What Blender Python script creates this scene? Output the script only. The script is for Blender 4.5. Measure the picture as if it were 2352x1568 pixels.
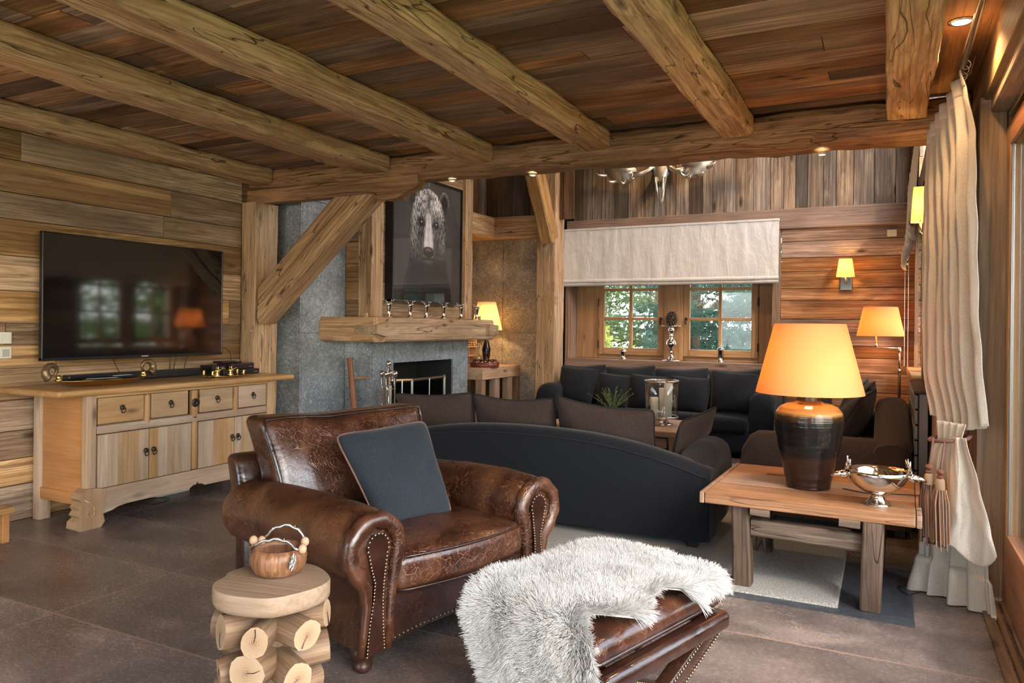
import bpy, bmesh, math, random
import numpy as np
from mathutils import Vector, Matrix, noise, Euler
R = math.radians
random.seed(7)
scn = bpy.context.scene
for o in list(bpy.data.objects): bpy.data.objects.remove(o)
COL = scn.collection

# ------------------------------------------------------------------ camera, world, light, exposure
FPX = 1710.0
cd = bpy.data.cameras.new('camera'); cam = bpy.data.objects.new('camera', cd); COL.objects.link(cam)
cd.sensor_width = 36; cd.lens = 36*FPX/2352; cd.shift_y = -(784-747.6)/2352
cd.clip_start = .05; cd.clip_end = 200
cam.matrix_world = Matrix.Translation((0, 0, 1.30)) @ Matrix.Rotation(R(26.78), 4, 'Z') @ Matrix.Rotation(R(90), 4, 'X') @ Matrix.Rotation(R(.6), 4, 'Z')
scn.camera = cam
vs = scn.view_settings
vs.view_transform = 'Standard'; vs.look = 'None'; vs.gamma = 1; vs.use_curve_mapping = False; vs.exposure = .98

w = bpy.data.worlds.new('sky'); scn.world = w; w.use_nodes = True
nt = w.node_tree; nt.nodes.clear()
out = nt.nodes.new('ShaderNodeOutputWorld'); bg = nt.nodes.new('ShaderNodeBackground')
sky = nt.nodes.new('ShaderNodeTexSky'); sky.sky_type = 'NISHITA'; sky.sun_disc = False
sky.sun_elevation = R(38); sky.sun_rotation = R(120); sky.air_density = 1.0; sky.dust_density = 2.5; sky.ozone_density = 1
bg.inputs[1].default_value = .85
mixw = nt.nodes.new('ShaderNodeMix'); mixw.data_type = 'RGBA'; mixw.inputs[0].default_value = .45
mixw.inputs[7].default_value = (5.2, 5.5, 5.9, 1)
nt.links.new(sky.outputs[0], mixw.inputs[6]); nt.links.new(mixw.outputs[2], bg.inputs[0]); nt.links.new(bg.outputs[0], out.inputs[0])

sd = bpy.data.lights.new('sun', 'SUN'); sun = bpy.data.objects.new('sun', sd); COL.objects.link(sun)
sd.energy = .7; sd.angle = R(1.5); sd.color = (1, .88, .72)
sun.rotation_euler = Vector((-.62, .62, -.72)).to_track_quat('-Z', 'Y').to_euler()

def portal(name, loc, sx, sy, rot):
    ld = bpy.data.lights.new(name, 'AREA'); ld.shape = 'RECTANGLE'; ld.size = sx; ld.size_y = sy
    ld.cycles.is_portal = True
    o = bpy.data.objects.new(name, ld); COL.objects.link(o); o.location = loc; o.rotation_euler = rot
portal('door_portal', (.75, .6, 1.15), 2.3, 7.2, (0, R(90), 0))
portal('side_window_portal', (.52, 7.45, 1.6), 1.6, 2.0, (0, R(90), 0))
portal('upper_window_portal', (.62, 6.8, 3.5), 1.5, 2.9, (0, R(90), 0))
portal('back_window_portal', (-2.3, 8.95, 1.5), 2.0, 1.4, (R(-90), 0, 0))
portal('rear_window_portal', (-2.2, -3.35, 1.3), 4.2, 2.1, (R(90), 0, 0))

# ------------------------------------------------------------------ tags
def tag(o, label=None, cat=None, group=None, kind=None):
    if label: o['label'] = label
    if cat: o['category'] = cat
    if group: o['group'] = group
    if kind: o['kind'] = kind
    return o
def empty(name, loc=(0, 0, 0), rz=0, label=None, cat=None, group=None, rot=None):
    o = bpy.data.objects.new(name, None); COL.objects.link(o)
    o.location = loc; o.rotation_euler = rot if rot else (0, 0, rz); o.empty_display_size = .1
    return tag(o, label, cat, group)
def copy_tree(o, parent=None):
    c = o.copy(); COL.objects.link(c)
    if parent: c.parent = parent
    for ch in list(o.children): copy_tree(ch, c)
    return c

# ------------------------------------------------------------------ mesh builder
class MB:
    def __init__(s): s.v = []; s.f = []; s.pid = []; s.uv = None
    def add(s, vs, fs, pid=0.0):
        n = len(s.v); s.v += [tuple(p) for p in vs]
        for f in fs: s.f.append(tuple(i+n for i in f)); s.pid.append(pid)
        return s
    def box(s, lo, hi, pid=0.0, M=None):
        x0, y0, z0 = lo; x1, y1, z1 = hi
        vs = [(x0,y0,z0),(x1,y0,z0),(x1,y1,z0),(x0,y1,z0),(x0,y0,z1),(x1,y0,z1),(x1,y1,z1),(x0,y1,z1)]
        if M: vs = [M @ Vector(p) for p in vs]
        return s.add(vs, [(0,3,2,1),(4,5,6,7),(0,1,5,4),(1,2,6,5),(2,3,7,6),(3,0,4,7)], pid)
    def rbox(s, lo, hi, r=.01, seg=2, pid=0.0, M=None, sub=0, fn=None):
        b = bmesh.new(); bmesh.ops.create_cube(b, size=1)
        c = [(lo[i]+hi[i])/2 for i in range(3)]; d = [hi[i]-lo[i] for i in range(3)]
        for v in b.verts: v.co = Vector([c[i]+v.co[i]*d[i] for i in range(3)])
        if r > 0: bmesh.ops.bevel(b, geom=list(b.edges), offset=min(r, min(d)*.49), segments=seg, profile=.5, affect='EDGES')
        if sub: bmesh.ops.subdivide_edges(b, edges=[e for e in b.edges if e.calc_length() > .06], cuts=sub, use_grid_fill=True)
        b.verts.ensure_lookup_table()
        vs = [v.co.copy() for v in b.verts]
        if fn: vs = [fn(p) for p in vs]
        if M: vs = [M @ p for p in vs]
        s.add(vs, [[v.index for v in f.verts] for f in b.faces], pid); b.free(); return s
    def prism(s, poly, a, b, ax=1, pid=0.0, M=None):
        # poly 2d points, extruded along axis ax from a to b
        def P(p, t):
            if ax == 0: q = (t, p[0], p[1])
            elif ax == 1: q = (p[0], t, p[1])
            else: q = (p[0], p[1], t)
            return M @ Vector(q) if M else q
        n = len(poly); vs = [P(p, a) for p in poly] + [P(p, b) for p in poly]
        fs = [tuple(range(n)), tuple(range(2*n-1, n-1, -1))] + [(i, i+n, (i+1) % n+n, (i+1) % n) for i in range(n)]
        return s.add(vs, fs, pid)
    def tube(s, pts, r, n=8, pid=0.0, closed=False, caps=True, M=None):
        pts = [Vector(p) for p in pts]; m = len(pts); rs = r if isinstance(r, (list, tuple)) else [r]*m
        vs = []; up = None
        for i, p in enumerate(pts):
            if closed: t = pts[(i+1) % m]-pts[i-1]
            else: t = pts[min(i+1, m-1)]-pts[max(i-1, 0)]
            t.normalize()
            if up is None: up = Vector((0, 0, 1)) if abs(t.z) < .9 else Vector((1, 0, 0))
            u = t.cross(up).normalized(); up = u.cross(t).normalized()
            for k in range(n):
                a = 2*math.pi*k/n; q = p+(u*math.cos(a)+up*math.sin(a))*rs[i]
                vs.append(M @ q if M else q)
        fs = []
        for i in range(m if closed else m-1):
            j = (i+1) % m
            for k in range(n): fs.append((i*n+k, i*n+(k+1) % n, j*n+(k+1) % n, j*n+k))
        if caps and not closed: fs += [tuple(range(n-1, -1, -1)), tuple((m-1)*n+k for k in range(n))]
        return s.add(vs, fs, pid)
    def lathe(s, prof, c=(0, 0, 0), n=24, pid=0.0, M=None, fn=None, cap=True):
        vs = []; m = len(prof)
        for (r, z) in prof:
            for k in range(n):
                a = 2*math.pi*k/n; rr = r*(fn(a, z) if fn else 1)
                q = Vector((c[0]+rr*math.cos(a), c[1]+rr*math.sin(a), c[2]+z)); vs.append(M @ q if M else q)
        fs = [(i*n+k, i*n+(k+1) % n, (i+1)*n+(k+1) % n, (i+1)*n+k) for i in range(m-1) for k in range(n)]
        if cap:
            fs.append(tuple(range(n-1, -1, -1))); fs.append(tuple((m-1)*n+k for k in range(n)))
        return s.add(vs, fs, pid)
    def ball(s, c, r, n=8, sc=(1, 1, 1), M=None):
        prof = [(max(r*math.sin(math.pi*i/n), r*.01), -r*math.cos(math.pi*i/n)) for i in range(n+1)]
        vs = []; k2 = n+4
        for (rr, z) in prof:
            for k in range(k2):
                a = 2*math.pi*k/k2; q = Vector((c[0]+rr*math.cos(a)*sc[0], c[1]+rr*math.sin(a)*sc[1], c[2]+z*sc[2])); vs.append(M @ q if M else q)
        return s.add(vs, [(i*k2+k, i*k2+(k+1) % k2, (i+1)*k2+(k+1) % k2, (i+1)*k2+k) for i in range(n) for k in range(k2)])
    def grid(s, P, nu, nv, pid=0.0):
        vs = [P(i/nu, j/nv) for j in range(nv+1) for i in range(nu+1)]
        return s.add(vs, [(j*(nu+1)+i, j*(nu+1)+i+1, (j+1)*(nu+1)+i+1, (j+1)*(nu+1)+i) for j in range(nv) for i in range(nu)], pid)
    def build(s, name, mat, parent=None, smooth=False, auto=None, fix=True):
        me = bpy.data.meshes.new(name); me.from_pydata(s.v, [], s.f); me.update()
        if fix:
            b = bmesh.new(); b.from_mesh(me); bmesh.ops.recalc_face_normals(b, faces=b.faces); b.to_mesh(me); b.free()
        if any(s.pid):
            at = me.attributes.new('pid', 'FLOAT', 'FACE'); at.data.foreach_set('value', s.pid)
        if smooth or auto:
            me.polygons.foreach_set('use_smooth', [True]*len(me.polygons))
            if auto: me.set_sharp_from_angle(angle=R(auto))
        me.materials.append(mat)
        o = bpy.data.objects.new(name, me); COL.objects.link(o)
        if parent: o.parent = parent
        return o
def text(name, body, size, mat, M, parent=None, ext=.0004):
    c = bpy.data.curves.new(name, 'FONT'); c.body = body; c.size = size; c.extrude = ext; c.align_x = 'CENTER'; c.align_y = 'CENTER'
    t = bpy.data.objects.new(name+'_curve', c); COL.objects.link(t); dg = bpy.context.evaluated_depsgraph_get(); me = bpy.data.meshes.new_from_object(t.evaluated_get(dg))
    bpy.data.objects.remove(t); me.materials.clear(); me.materials.append(mat); o = bpy.data.objects.new(name, me); COL.objects.link(o); o.parent = parent; o.matrix_local = M; return o

# ------------------------------------------------------------------ materials
class NT:
    def __init__(s, name):
        s.m = bpy.data.materials.new(name); s.m.use_nodes = True; s.t = s.m.node_tree; s.t.nodes.clear()
        s.out = s.n('ShaderNodeOutputMaterial')
    def n(s, t, **k):
        x = s.t.nodes.new(t)
        for a, b in k.items(): setattr(x, a, b)
        return x
    def l(s, a, b): s.t.links.new(a, b)
    def coord(s, sc=(1, 1, 1), rot=(0, 0, 0), off=None):
        tc = s.n('ShaderNodeTexCoord'); mp = s.n('ShaderNodeMapping'); mp.inputs['Scale'].default_value = sc; mp.inputs['Rotation'].default_value = rot
        src = tc.outputs['Object']
        if off is not None:
            va = s.n('ShaderNodeVectorMath', operation='ADD'); s.l(src, va.inputs[0]); s.l(off, va.inputs[1]); src = va.outputs[0]
        s.l(src, mp.inputs[0]); return mp.outputs[0]
    def noise(s, vec, scale=5, detail=4, rough=.55, dist=0):
        x = s.n('ShaderNodeTexNoise'); x.inputs['Scale'].default_value = scale; x.inputs['Detail'].default_value = detail
        x.inputs['Roughness'].default_value = rough; x.inputs['Distortion'].default_value = dist; s.l(vec, x.inputs['Vector']); return x.outputs[0]
    def ramp(s, fac, stops, interp='LINEAR'):
        x = s.n('ShaderNodeValToRGB'); e = x.color_ramp.elements; x.color_ramp.interpolation = interp
        while len(e) < len(stops): e.new(.5)
        for i, (p, c) in enumerate(stops): e[i].position = p; e[i].color = (c[0], c[1], c[2], 1) if not isinstance(c, (int, float)) else (c, c, c, 1)
        s.l(fac, x.inputs[0]); return x.outputs[0]
    def mix(s, fac, a, b, bt='MIX'):
        x = s.n('ShaderNodeMix', data_type='RGBA', blend_type=bt)
        for sock, v in ((x.inputs[0], fac), (x.inputs[6], a), (x.inputs[7], b)):
            if isinstance(v, (int, float)): sock.default_value = v
            elif isinstance(v, tuple): sock.default_value = (v[0], v[1], v[2], 1)
            else: s.l(v, sock)
        return x.outputs[2]
    def math(s, op, a, b=0.0):
        x = s.n('ShaderNodeMath', operation=op)
        for i, v in enumerate((a, b)):
            if isinstance(v, (int, float)): x.inputs[i].default_value = v
            else: s.l(v, x.inputs[i])
        return x.outputs[0]
    def bsdf(s, col, rough=.5, metal=0, bump=None, bs=.3, bd=.01, spec=.5, sheen=0, coat=0, **kw):
        p = s.n('ShaderNodeBsdfPrincipled')
        def st(k, v):
            if isinstance(v, (int, float)): p.inputs[k].default_value = v
            elif isinstance(v, tuple): p.inputs[k].default_value = (v[0], v[1], v[2], 1)
            else: s.l(v, p.inputs[k])
        st('Base Color', col); st('Roughness', rough); st('Metallic', metal); st('Specular IOR Level', spec)
        if sheen: st('Sheen Weight', sheen); p.inputs['Sheen Roughness'].default_value = .4
        if coat: st('Coat Weight', coat); p.inputs['Coat Roughness'].default_value = .12
        if 'sss' in kw: st('Subsurface Weight', kw['sss'])
        if bump is not None:
            b = s.n('ShaderNodeBump'); b.inputs['Strength'].default_value = bs; b.inputs['Distance'].default_value = bd; s.l(bump, b.inputs['Height']); s.l(b.outputs[0], p.inputs['Normal'])
        s.l(p.outputs[0], s.out.inputs[0]); return s.m

def wood(name, axis, stops, rough=.55, knots=1.0, contrast=1.0, tone=.35, crack=.0, across=9, spec=.35, red=None, stain=.5):
    """old pine: grain runs along the object axis given"""
    t = NT(name)
    at = t.n('ShaderNodeAttribute', attribute_name='pid'); pid = at.outputs['Fac']
    cx = t.n('ShaderNodeCombineXYZ')
    for i, m in enumerate((7.3, 5.1, 3.7)): t.l(t.math('MULTIPLY', pid, m*10), cx.inputs[i])
    def sc(a, b): v = [b, b, b]; v['xyz'.index(axis)] = a; return tuple(v)
    v0 = t.coord(sc(.55, across), off=cx.outputs[0])
    g0 = t.noise(v0, 1.0, 6, .62, .9)
    vk = t.coord(sc(1.7, 5.5), off=cx.outputs[0]); vo = t.n('ShaderNodeTexVoronoi'); t.l(vk, vo.inputs['Vector']); vo.inputs['Scale'].default_value = 1
    kd = t.ramp(vo.outputs['Distance'], [(.0, 1), (.34, 0)]); g = t.math('ADD', g0, t.math('MULTIPLY', t.math('POWER', kd, 2.0), .22*min(knots, 1)))
    v1 = t.coord(sc(1.6, 70), off=cx.outputs[0]); fine = t.noise(v1, 1.0, 5, .6, .15)
    # ring figure
    wv = t.n('ShaderNodeMath', operation='SINE'); t.l(t.math('MULTIPLY', g, 46), wv.inputs[0]); ring = t.math('MULTIPLY_ADD', wv.outputs[0], .5); 
    ring.node.inputs[2].default_value = .5
    base = t.ramp(g, stops)
    c = t.mix(t.math('MULTIPLY', t.math('POWER', ring, 2.2), .38*contrast), base, (stops[0][1][0]*.55, stops[0][1][1]*.5, stops[0][1][2]*.45))
    c = t.mix(t.ramp(fine, [(.36, .62*contrast), (.56, 0)]), c, (stops[0][1][0]*.42, stops[0][1][1]*.38, stops[0][1][2]*.34))
    # slow staining patches
    vb = t.coord(sc(.9, 3.2), off=cx.outputs[0]); st_ = t.noise(vb, 1.0, 3, .6, .4)
    c = t.mix(t.ramp(st_, [(.40, stain), (.60, 0)]), c, tuple(x*.50 for x in stops[0][1]))
    # knots
    kn = t.ramp(vo.outputs['Distance'], [(.045, knots*.95), (.085, knots*.55), (.15, 0)])
    c = t.mix(kn, c, (stops[0][1][0]*.22, stops[0][1][1]*.17, stops[0][1][2]*.14))
    # plank tone
    if tone:
        wn = t.n('ShaderNodeTexWhiteNoise', noise_dimensions='1D'); t.l(t.math('MULTIPLY', pid, 91.7), wn.inputs['W'])
        hs = t.n('ShaderNodeHueSaturation'); t.l(c, hs.inputs['Color'])
        t.l(t.math('MULTIPLY_ADD', wn.outputs[0], tone*2), hs.inputs['Value']); hs.inputs['Value'].links[0].from_node.inputs[2].default_value = 1-tone
        wn2 = t.n('ShaderNodeTexWhiteNoise', noise_dimensions='1D'); t.l(t.math('MULTIPLY', pid, 37.1), wn2.inputs['W'])
        t.l(t.math('MULTIPLY_ADD', wn2.outputs[0], .5), hs.inputs['Saturation']); hs.inputs['Saturation'].links[0].from_node.inputs[2].default_value = .72
        c = hs.outputs[0]
    bh = t.math('ADD', t.math('MULTIPLY', fine, .6), t.math('MULTIPLY', g, 1.2))
    if crack:
        vc = t.coord(sc(.9, 11)); cr = t.noise(vc, 1.0, 2, .5, .5)
        k = t.ramp(cr, [(.492, 0), (.5, crack), (.508, 0)])
        c = t.mix(k, c, (.02, .012, .008)); bh = t.math('SUBTRACT', bh, t.math('MULTIPLY', k, 1.5))
    return t.bsdf(c, rough=rough, bump=bh, bs=.55, bd=.008, spec=spec)

def simple(name, col, rough=.5, metal=0, **k): return NT(name).bsdf(col, rough, metal, **k)

M = {}
M['beam'] = wood('old_beam_wood', 'y', [(.25, (.46,.255,.13)), (.5, (.68,.44,.25)), (.75, (.80,.58,.37))], tone=.06, crack=.9, contrast=1.15, stain=0.25, across=6)
M['beamx'] = wood('old_cross_beam_wood', 'x', [(.25, (.24,.12,.055)), (.5, (.42,.225,.11)), (.75, (.54,.32,.17))], tone=0, crack=.9, contrast=1.2, stain=0.45, across=6)
M['postz'] = wood('old_post_wood', 'z', [(.25, (.42,.25,.13)), (.5, (.60,.40,.23)), (.75, (.72,.52,.33))], tone=0, crack=.8, across=6, stain=0.3)
M['brace'] = wood('brace_wood', 'x', [(.25, (.40,.22,.11)), (.5, (.58,.36,.19)), (.75, (.70,.47,.27))], tone=0, crack=.9, across=6, stain=0.3)
M['bracez'] = wood('lit_brace_wood', 'z', [(.25, (.42,.22,.08)), (.5, (.58,.34,.14)), (.75, (.70,.45,.2))], tone=0, crack=.8, across=6, stain=.3)  # orange light is put into the colour of this brace wood
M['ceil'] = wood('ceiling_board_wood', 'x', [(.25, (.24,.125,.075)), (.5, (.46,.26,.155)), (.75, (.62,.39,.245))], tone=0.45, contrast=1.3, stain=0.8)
M['wally'] = wood('wall_board_wood', 'y', [(.25, (.33,.19,.10)), (.5, (.55,.36,.20)), (.75, (.68,.50,.32))], tone=0.36, contrast=1.3, stain=.6)
M['wallyx'] = wood('breast_board_wood', 'x', [(.25, (.33,.19,.10)), (.5, (.55,.36,.20)), (.75, (.68,.50,.32))], tone=.36, contrast=1.3, stain=.6)
M['wallx'] = wood('back_wall_board_wood', 'x', [(.25, (.25,.115,.06)), (.5, (.46,.24,.125)), (.75, (.60,.36,.20))], tone=.3, contrast=1.2, stain=.7)
M['wallz'] = wood('upper_wall_board_wood', 'z', [(.25, (.17,.115,.08)), (.5, (.36,.255,.18)), (.75, (.50,.38,.28))], tone=.38, contrast=1.2, stain=.75)
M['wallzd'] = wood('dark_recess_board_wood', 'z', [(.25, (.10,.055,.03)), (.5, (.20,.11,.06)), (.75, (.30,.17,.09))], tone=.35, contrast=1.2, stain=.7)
M['greyx'] = wood('grey_lintel_wood', 'x', [(.25, (.22,.14,.105)), (.5, (.33,.22,.165)), (.75, (.40,.28,.22))], tone=.05, contrast=.8, knots=.8, stain=.3)
M['greyz'] = wood('grey_casing_wood', 'z', [(.25, (.24,.155,.11)), (.5, (.38,.26,.185)), (.75, (.46,.33,.25))], tone=.15, contrast=.8, stain=.4)
M['sashx'] = wood('window_sash_wood', 'x', [(.25, (.36,.19,.085)), (.5, (.50,.29,.14)), (.75, (.58,.36,.18))], tone=0, contrast=.5, knots=.3, stain=.1)
M['sashz'] = wood('window_mullion_wood', 'z', [(.25, (.34,.17,.075)), (.5, (.47,.26,.12)), (.75, (.55,.32,.16))], tone=0, contrast=.6, knots=.7, stain=.2)
M['mantel'] = wood('mantel_wood', 'y', [(.25, (.34,.22,.125)), (.5, (.50,.355,.225)), (.75, (.62,.47,.32))], tone=0, crack=1, contrast=.8, across=7, stain=.3)
M['jamb'] = wood('door_jamb_wood', 'z', [(.25, (.22,.13,.07)), (.5, (.33,.20,.11)), (.75, (.42,.27,.15))], tone=.15, contrast=.7, stain=.3)
M['head'] = wood('door_header_wood', 'y', [(.25, (.34,.21,.10)), (.5, (.48,.31,.16)), (.75, (.58,.40,.22))], tone=.15, contrast=.8, stain=.4)
M['sillred'] = wood('door_sash_wood', 'y', [(.25, (.36,.15,.07)), (.5, (.48,.22,.11)), (.75, (.55,.28,.15))], tone=0, contrast=.5, knots=.3, stain=.2)
M['sbz'] = wood('sideboard_wood', 'z', [(.25, (.36,.225,.125)), (.5, (.47,.31,.185)), (.75, (.56,.395,.25))], tone=0.07, contrast=.45, knots=.9, across=5, stain=.25, rough=.45)
M['sby'] = wood('sideboard_rail_wood', 'y', [(.25, (.36,.225,.125)), (.5, (.47,.31,.185)), (.75, (.56,.395,.25))], tone=0.07, contrast=.45, knots=.9, across=5, stain=.3, rough=.45)
M['sbtop'] = wood('sideboard_top_wood', 'y', [(.25, (.36,.19,.07)), (.5, (.50,.29,.12)), (.75, (.60,.39,.19))], tone=0, contrast=.5, across=5, stain=.3, rough=.3)
M['sbside'] = wood('sideboard_side_wood', 'x', [(.25, (.40,.17,.06)), (.5, (.54,.25,.09)), (.75, (.63,.33,.13))], tone=0, contrast=.4, across=3, stain=.3, rough=.4)
M['tbl'] = wood('low_table_top_wood', 'x', [(.25, (.27,.13,.065)), (.5, (.40,.215,.115)), (.75, (.50,.30,.175))], tone=.08, contrast=.7, crack=.4, stain=.35, rough=.35)
M['tblleg'] = wood('low_table_leg_wood', 'z', [(.25, (.075,.048,.034)), (.5, (.13,.086,.060)), (.75, (.19,.13,.094))], tone=.05, contrast=1, crack=.8, stain=.5, rough=.6)
M['tblrail'] = wood('low_table_rail_wood', 'x', [(.25, (.09,.06,.045)), (.5, (.15,.105,.078)), (.75, (.22,.165,.125))], tone=.05, contrast=1, crack=.8, stain=.4, rough=.6)
M['slab'] = wood('tree_slice_wood', 'x', [(.25, (.23,.145,.09)), (.5, (.34,.235,.16)), (.75, (.44,.32,.23))], tone=0, contrast=.5, knots=.5, across=4, stain=.3)
M['bench'] = wood('console_wood', 'y', [(.25, (.34,.20,.12)), (.5, (.50,.33,.21)), (.75, (.60,.43,.30))], tone=0, contrast=.5, stain=.3)
M['floorsill'] = wood('threshold_wood', 'y', [(.25, (.20,.13,.08)), (.5, (.30,.20,.13)), (.75, (.38,.27,.18))], tone=0, contrast=.8, stain=.3)

def stone(name, a, b, c, scale=1.0, rough=.45, vein=None, shine=.5):
    t = NT(name); v = t.coord((1, 1, 1))
    n1 = t.noise(v, 2.2*scale, 8, .68, .5); n2 = t.noise(v, 38*scale, 5, .7, 1.4)
    col = t.ramp(n1, [(.3, a), (.52, b), (.72, c)])
    col = t.mix(t.ramp(n2, [(.42, .55), (.56, 0)]), col, tuple(x*.45 for x in a))
    col = t.mix(t.ramp(n2, [(.56, 0), (.7, .45)]), col, tuple(min(1, x*1.6) for x in c))
    if vein:
        v2 = t.coord((1, .55, 1), rot=(0, 0, .5)); n3 = t.noise(v2, 1.5, 7, .6, 1.0); k = t.ramp(n3, [(.492, 0), (.5, .75), (.508, 0)])
        n4 = t.noise(v, .9, 2, .5); k = t.math('MULTIPLY', k, t.ramp(n4, [(.5, 0), (.6, 1)])); col = t.mix(k, col, vein)
    bh = t.math('ADD', n2, t.math('MULTIPLY', n1, .6))
    return t.bsdf(col, rough=rough, bump=bh, bs=.5, bd=.006, spec=shine)
M['stone'] = stone('grey_slate', (.15,.165,.18), (.31,.34,.36), (.50,.54,.57), 1.1, .5)
M['stoneb'] = stone('alcove_slate', (.17,.14,.115), (.34,.29,.24), (.50,.44,.38), 1.1, .5)
M['firebox'] = simple('firebox_black', (.018, .019, .02), .7)
# floor: large slabs laid on a grid, grout lines in the pattern
def floor_mat():
    t = NT('floor_slate'); tc = t.n('ShaderNodeTexCoord'); mp = t.n('ShaderNodeMapping'); t.l(tc.outputs['Object'], mp.inputs[0])
    mp.inputs['Location'].default_value = (4.60, -2.66, 0)
    br = t.n('ShaderNodeTexBrick'); t.l(mp.outputs[0], br.inputs['Vector']); br.offset = 0; br.squash = 1
    br.inputs['Scale'].default_value = 1; br.inputs['Brick Width'].default_value = 1.30; br.inputs['Row Height'].default_value = .615; br.inputs['Mortar Size'].default_value = .005
    br.inputs['Mortar Smooth'].default_value = .1; br.inputs['Color1'].default_value = (0, 0, 0, 1); br.inputs['Color2'].default_value = (1, 1, 1, 1); br.inputs['Bias'].default_value = 0
    sp = t.n('ShaderNodeCombineXYZ'); t.l(t.math('MULTIPLY', br.outputs['Color'], 31.0), sp.inputs[0]); t.l(t.math('MULTIPLY', br.outputs['Color'], 17.0), sp.inputs[1])
    v = t.coord((1, 1.7, 1), rot=(0, 0, -.35), off=sp.outputs[0])
    n1 = t.noise(v, 1.5, 9, .62, .7); n2 = t.noise(v, 55, 6, .75, .8)
    col = t.ramp(n1, [(.32, (.075,.062,.060)), (.5, (.165,.135,.126)), (.66, (.30,.245,.225))])
    col = t.mix(t.ramp(n2, [(.40, .4), (.55, 0)]), col, (.06,.05,.048)); col = t.mix(t.ramp(n2, [(.56, 0), (.75, .22)]), col, (.34,.27,.24))
    n3 = t.noise(v, 1.1, 6, .62, .9); k = t.ramp(n3, [(.496, 0), (.5, .8), (.504, 0)]); n4 = t.noise(v, .8, 2, .5)
    col = t.mix(t.math('MULTIPLY', k, t.ramp(n4, [(.52, 0), (.6, 1)])), col, (.45,.34,.29))
    hs = t.n('ShaderNodeHueSaturation'); t.l(col, hs.inputs['Color']); t.l(t.math('MULTIPLY_ADD', br.outputs['Color'], .45), hs.inputs['Value']); hs.inputs['Value'].links[0].from_node.inputs[2].default_value = .78
    col = t.mix(br.outputs['Fac'], hs.outputs[0], (.34,.23,.18))
    bh = t.math('SUBTRACT', t.math('MULTIPLY', n2, .6), br.outputs['Fac'])
    return t.bsdf(col, rough=t.ramp(n2, [(.3, .16), (.7, .34)]), bump=bh, bs=.3, bd=.004, spec=.55)
M['floor'] = floor_mat()
M['mat'] = stone('dark_slate_inlay', (.035,.042,.055), (.06,.072,.09), (.10,.115,.14), 1, .4)
M['pine'] = wood('pine_soffit', 'y', [(.25, (.40,.20,.075)), (.5, (.52,.29,.12)), (.75, (.60,.36,.16))], tone=0, contrast=.8, stain=.25, across=4)

def cloth(name, col, var=.12, scale=260, rough=.9, sheen=.12, bs=.25, big=0, bump_big=None):
    t = NT(name); v = t.coord(); n = t.noise(v, scale, 3, .7); n1 = t.noise(v, 6, 3, .6)
    c = t.mix(t.ramp(n, [(.35, 1), (.65, 0)]), tuple(x*(1+var*2) for x in col), tuple(x*(1-var*2) for x in col))
    if big: c = t.mix(t.math('MULTIPLY', n1, big), c, tuple(x*.5 for x in col))
    bh = n
    if bump_big:
        n2 = t.noise(t.coord(bump_big), 1, 4, .6, .6); bh = t.math('ADD', t.math('MULTIPLY', n, .12), t.math('MULTIPLY', n2, 2.5))
    return t.bsdf(c, rough=rough, bump=bh, bs=bs, bd=.004 if not bump_big else .012, sheen=sheen, spec=.2)
M['wool'] = cloth('charcoal_wool', (.010,.012,.017), .35, 300)
M['woolb'] = cloth('brown_charcoal_wool', (.055,.037,.032), .3, 300)  # brown of the warm lamplight is put into this charcoal wool
M['woolblue'] = cloth('slate_wool', (.020,.025,.032), .25, 380)
M['seam'] = simple('black_piping', (.012,.012,.014), .8)
M['linen'] = cloth('cream_linen', (.56,.50,.42), .06, 200, bs=.3, bump_big=(9, 9, 3))
M['linenw'] = cloth('white_linen', (.60,.575,.56), .05, 240, bs=.4, bump_big=(16, 3, 5))
M['rug'] = cloth('grey_pile', (.27,.265,.255), .3, 160, bs=1.0, big=.3)
M['cord'] = NT('twisted_cord').bsdf((.16,.075,.06), .6)

def leather(name, dark, mid, light, rough=.32, creases=1.0):
    t = NT(name); v = t.coord(); n1 = t.noise(v, 6, 3, .5, .5); n2 = t.noise(v, 60, 4, .6)
    col = t.ramp(n1, [(.25, dark), (.5, mid), (.8, light)])
    def crk(sc_, rot, wdt, amt, sd_):
        vv = t.coord(sc_, rot=rot); x = t.noise(vv, 1.0, 1.0, .5, .35); return t.ramp(t.math('ABSOLUTE', t.math('SUBTRACT', x, sd_)), [(0, amt), (wdt, 0)])
    n5 = t.noise(v, 3.0, 3, .5)
    k = t.math('MAXIMUM', crk((13, 26, 17), (0, .3, .7), .010, .6, .5), t.math('MAXIMUM', crk((32, 15, 25), (.4, 0, -.6), .011, .6, .47), crk((60, 52, 40), (0, .5, .2), .016, .35, .53)))
    k = t.math('MULTIPLY', k, t.ramp(n5, [(.36, .12*creases), (.55, creases)]))
    col = t.mix(k, col, (.36,.17,.08))
    bh = t.math('ADD', t.math('MULTIPLY', n1, 1.5), t.math('SUBTRACT', t.math('MULTIPLY', n2, .15), t.math('MULTIPLY', k, .3)))
    return t.bsdf(col, rough=t.ramp(n1, [(.3, rough-.1), (.7, rough+.12)]), bump=bh, bs=.5, bd=.01, spec=.6, coat=.25)
M['leather'] = leather('cracked_leather', (.014,.0045,.003), (.050,.016,.008), (.13,.050,.020), .28)
M['leatherd'] = leather('smooth_dark_leather', (.014,.0045,.003), (.026,.009,.0055), (.040,.014,.008), .22, .15)
M['chrome'] = simple('polished_silver', (.78,.74,.70), .09, 1)
M['brass'] = simple('aged_brass', (.55,.38,.15), .22, 1)
M['pewter'] = simple('cast_pewter', (.62,.59,.56), .42, 1)
M['iron'] = simple('dark_iron', (.05,.04,.035), .45, .8)
M['steel'] = simple('brushed_steel', (.55,.54,.52), .28, 1)
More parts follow.
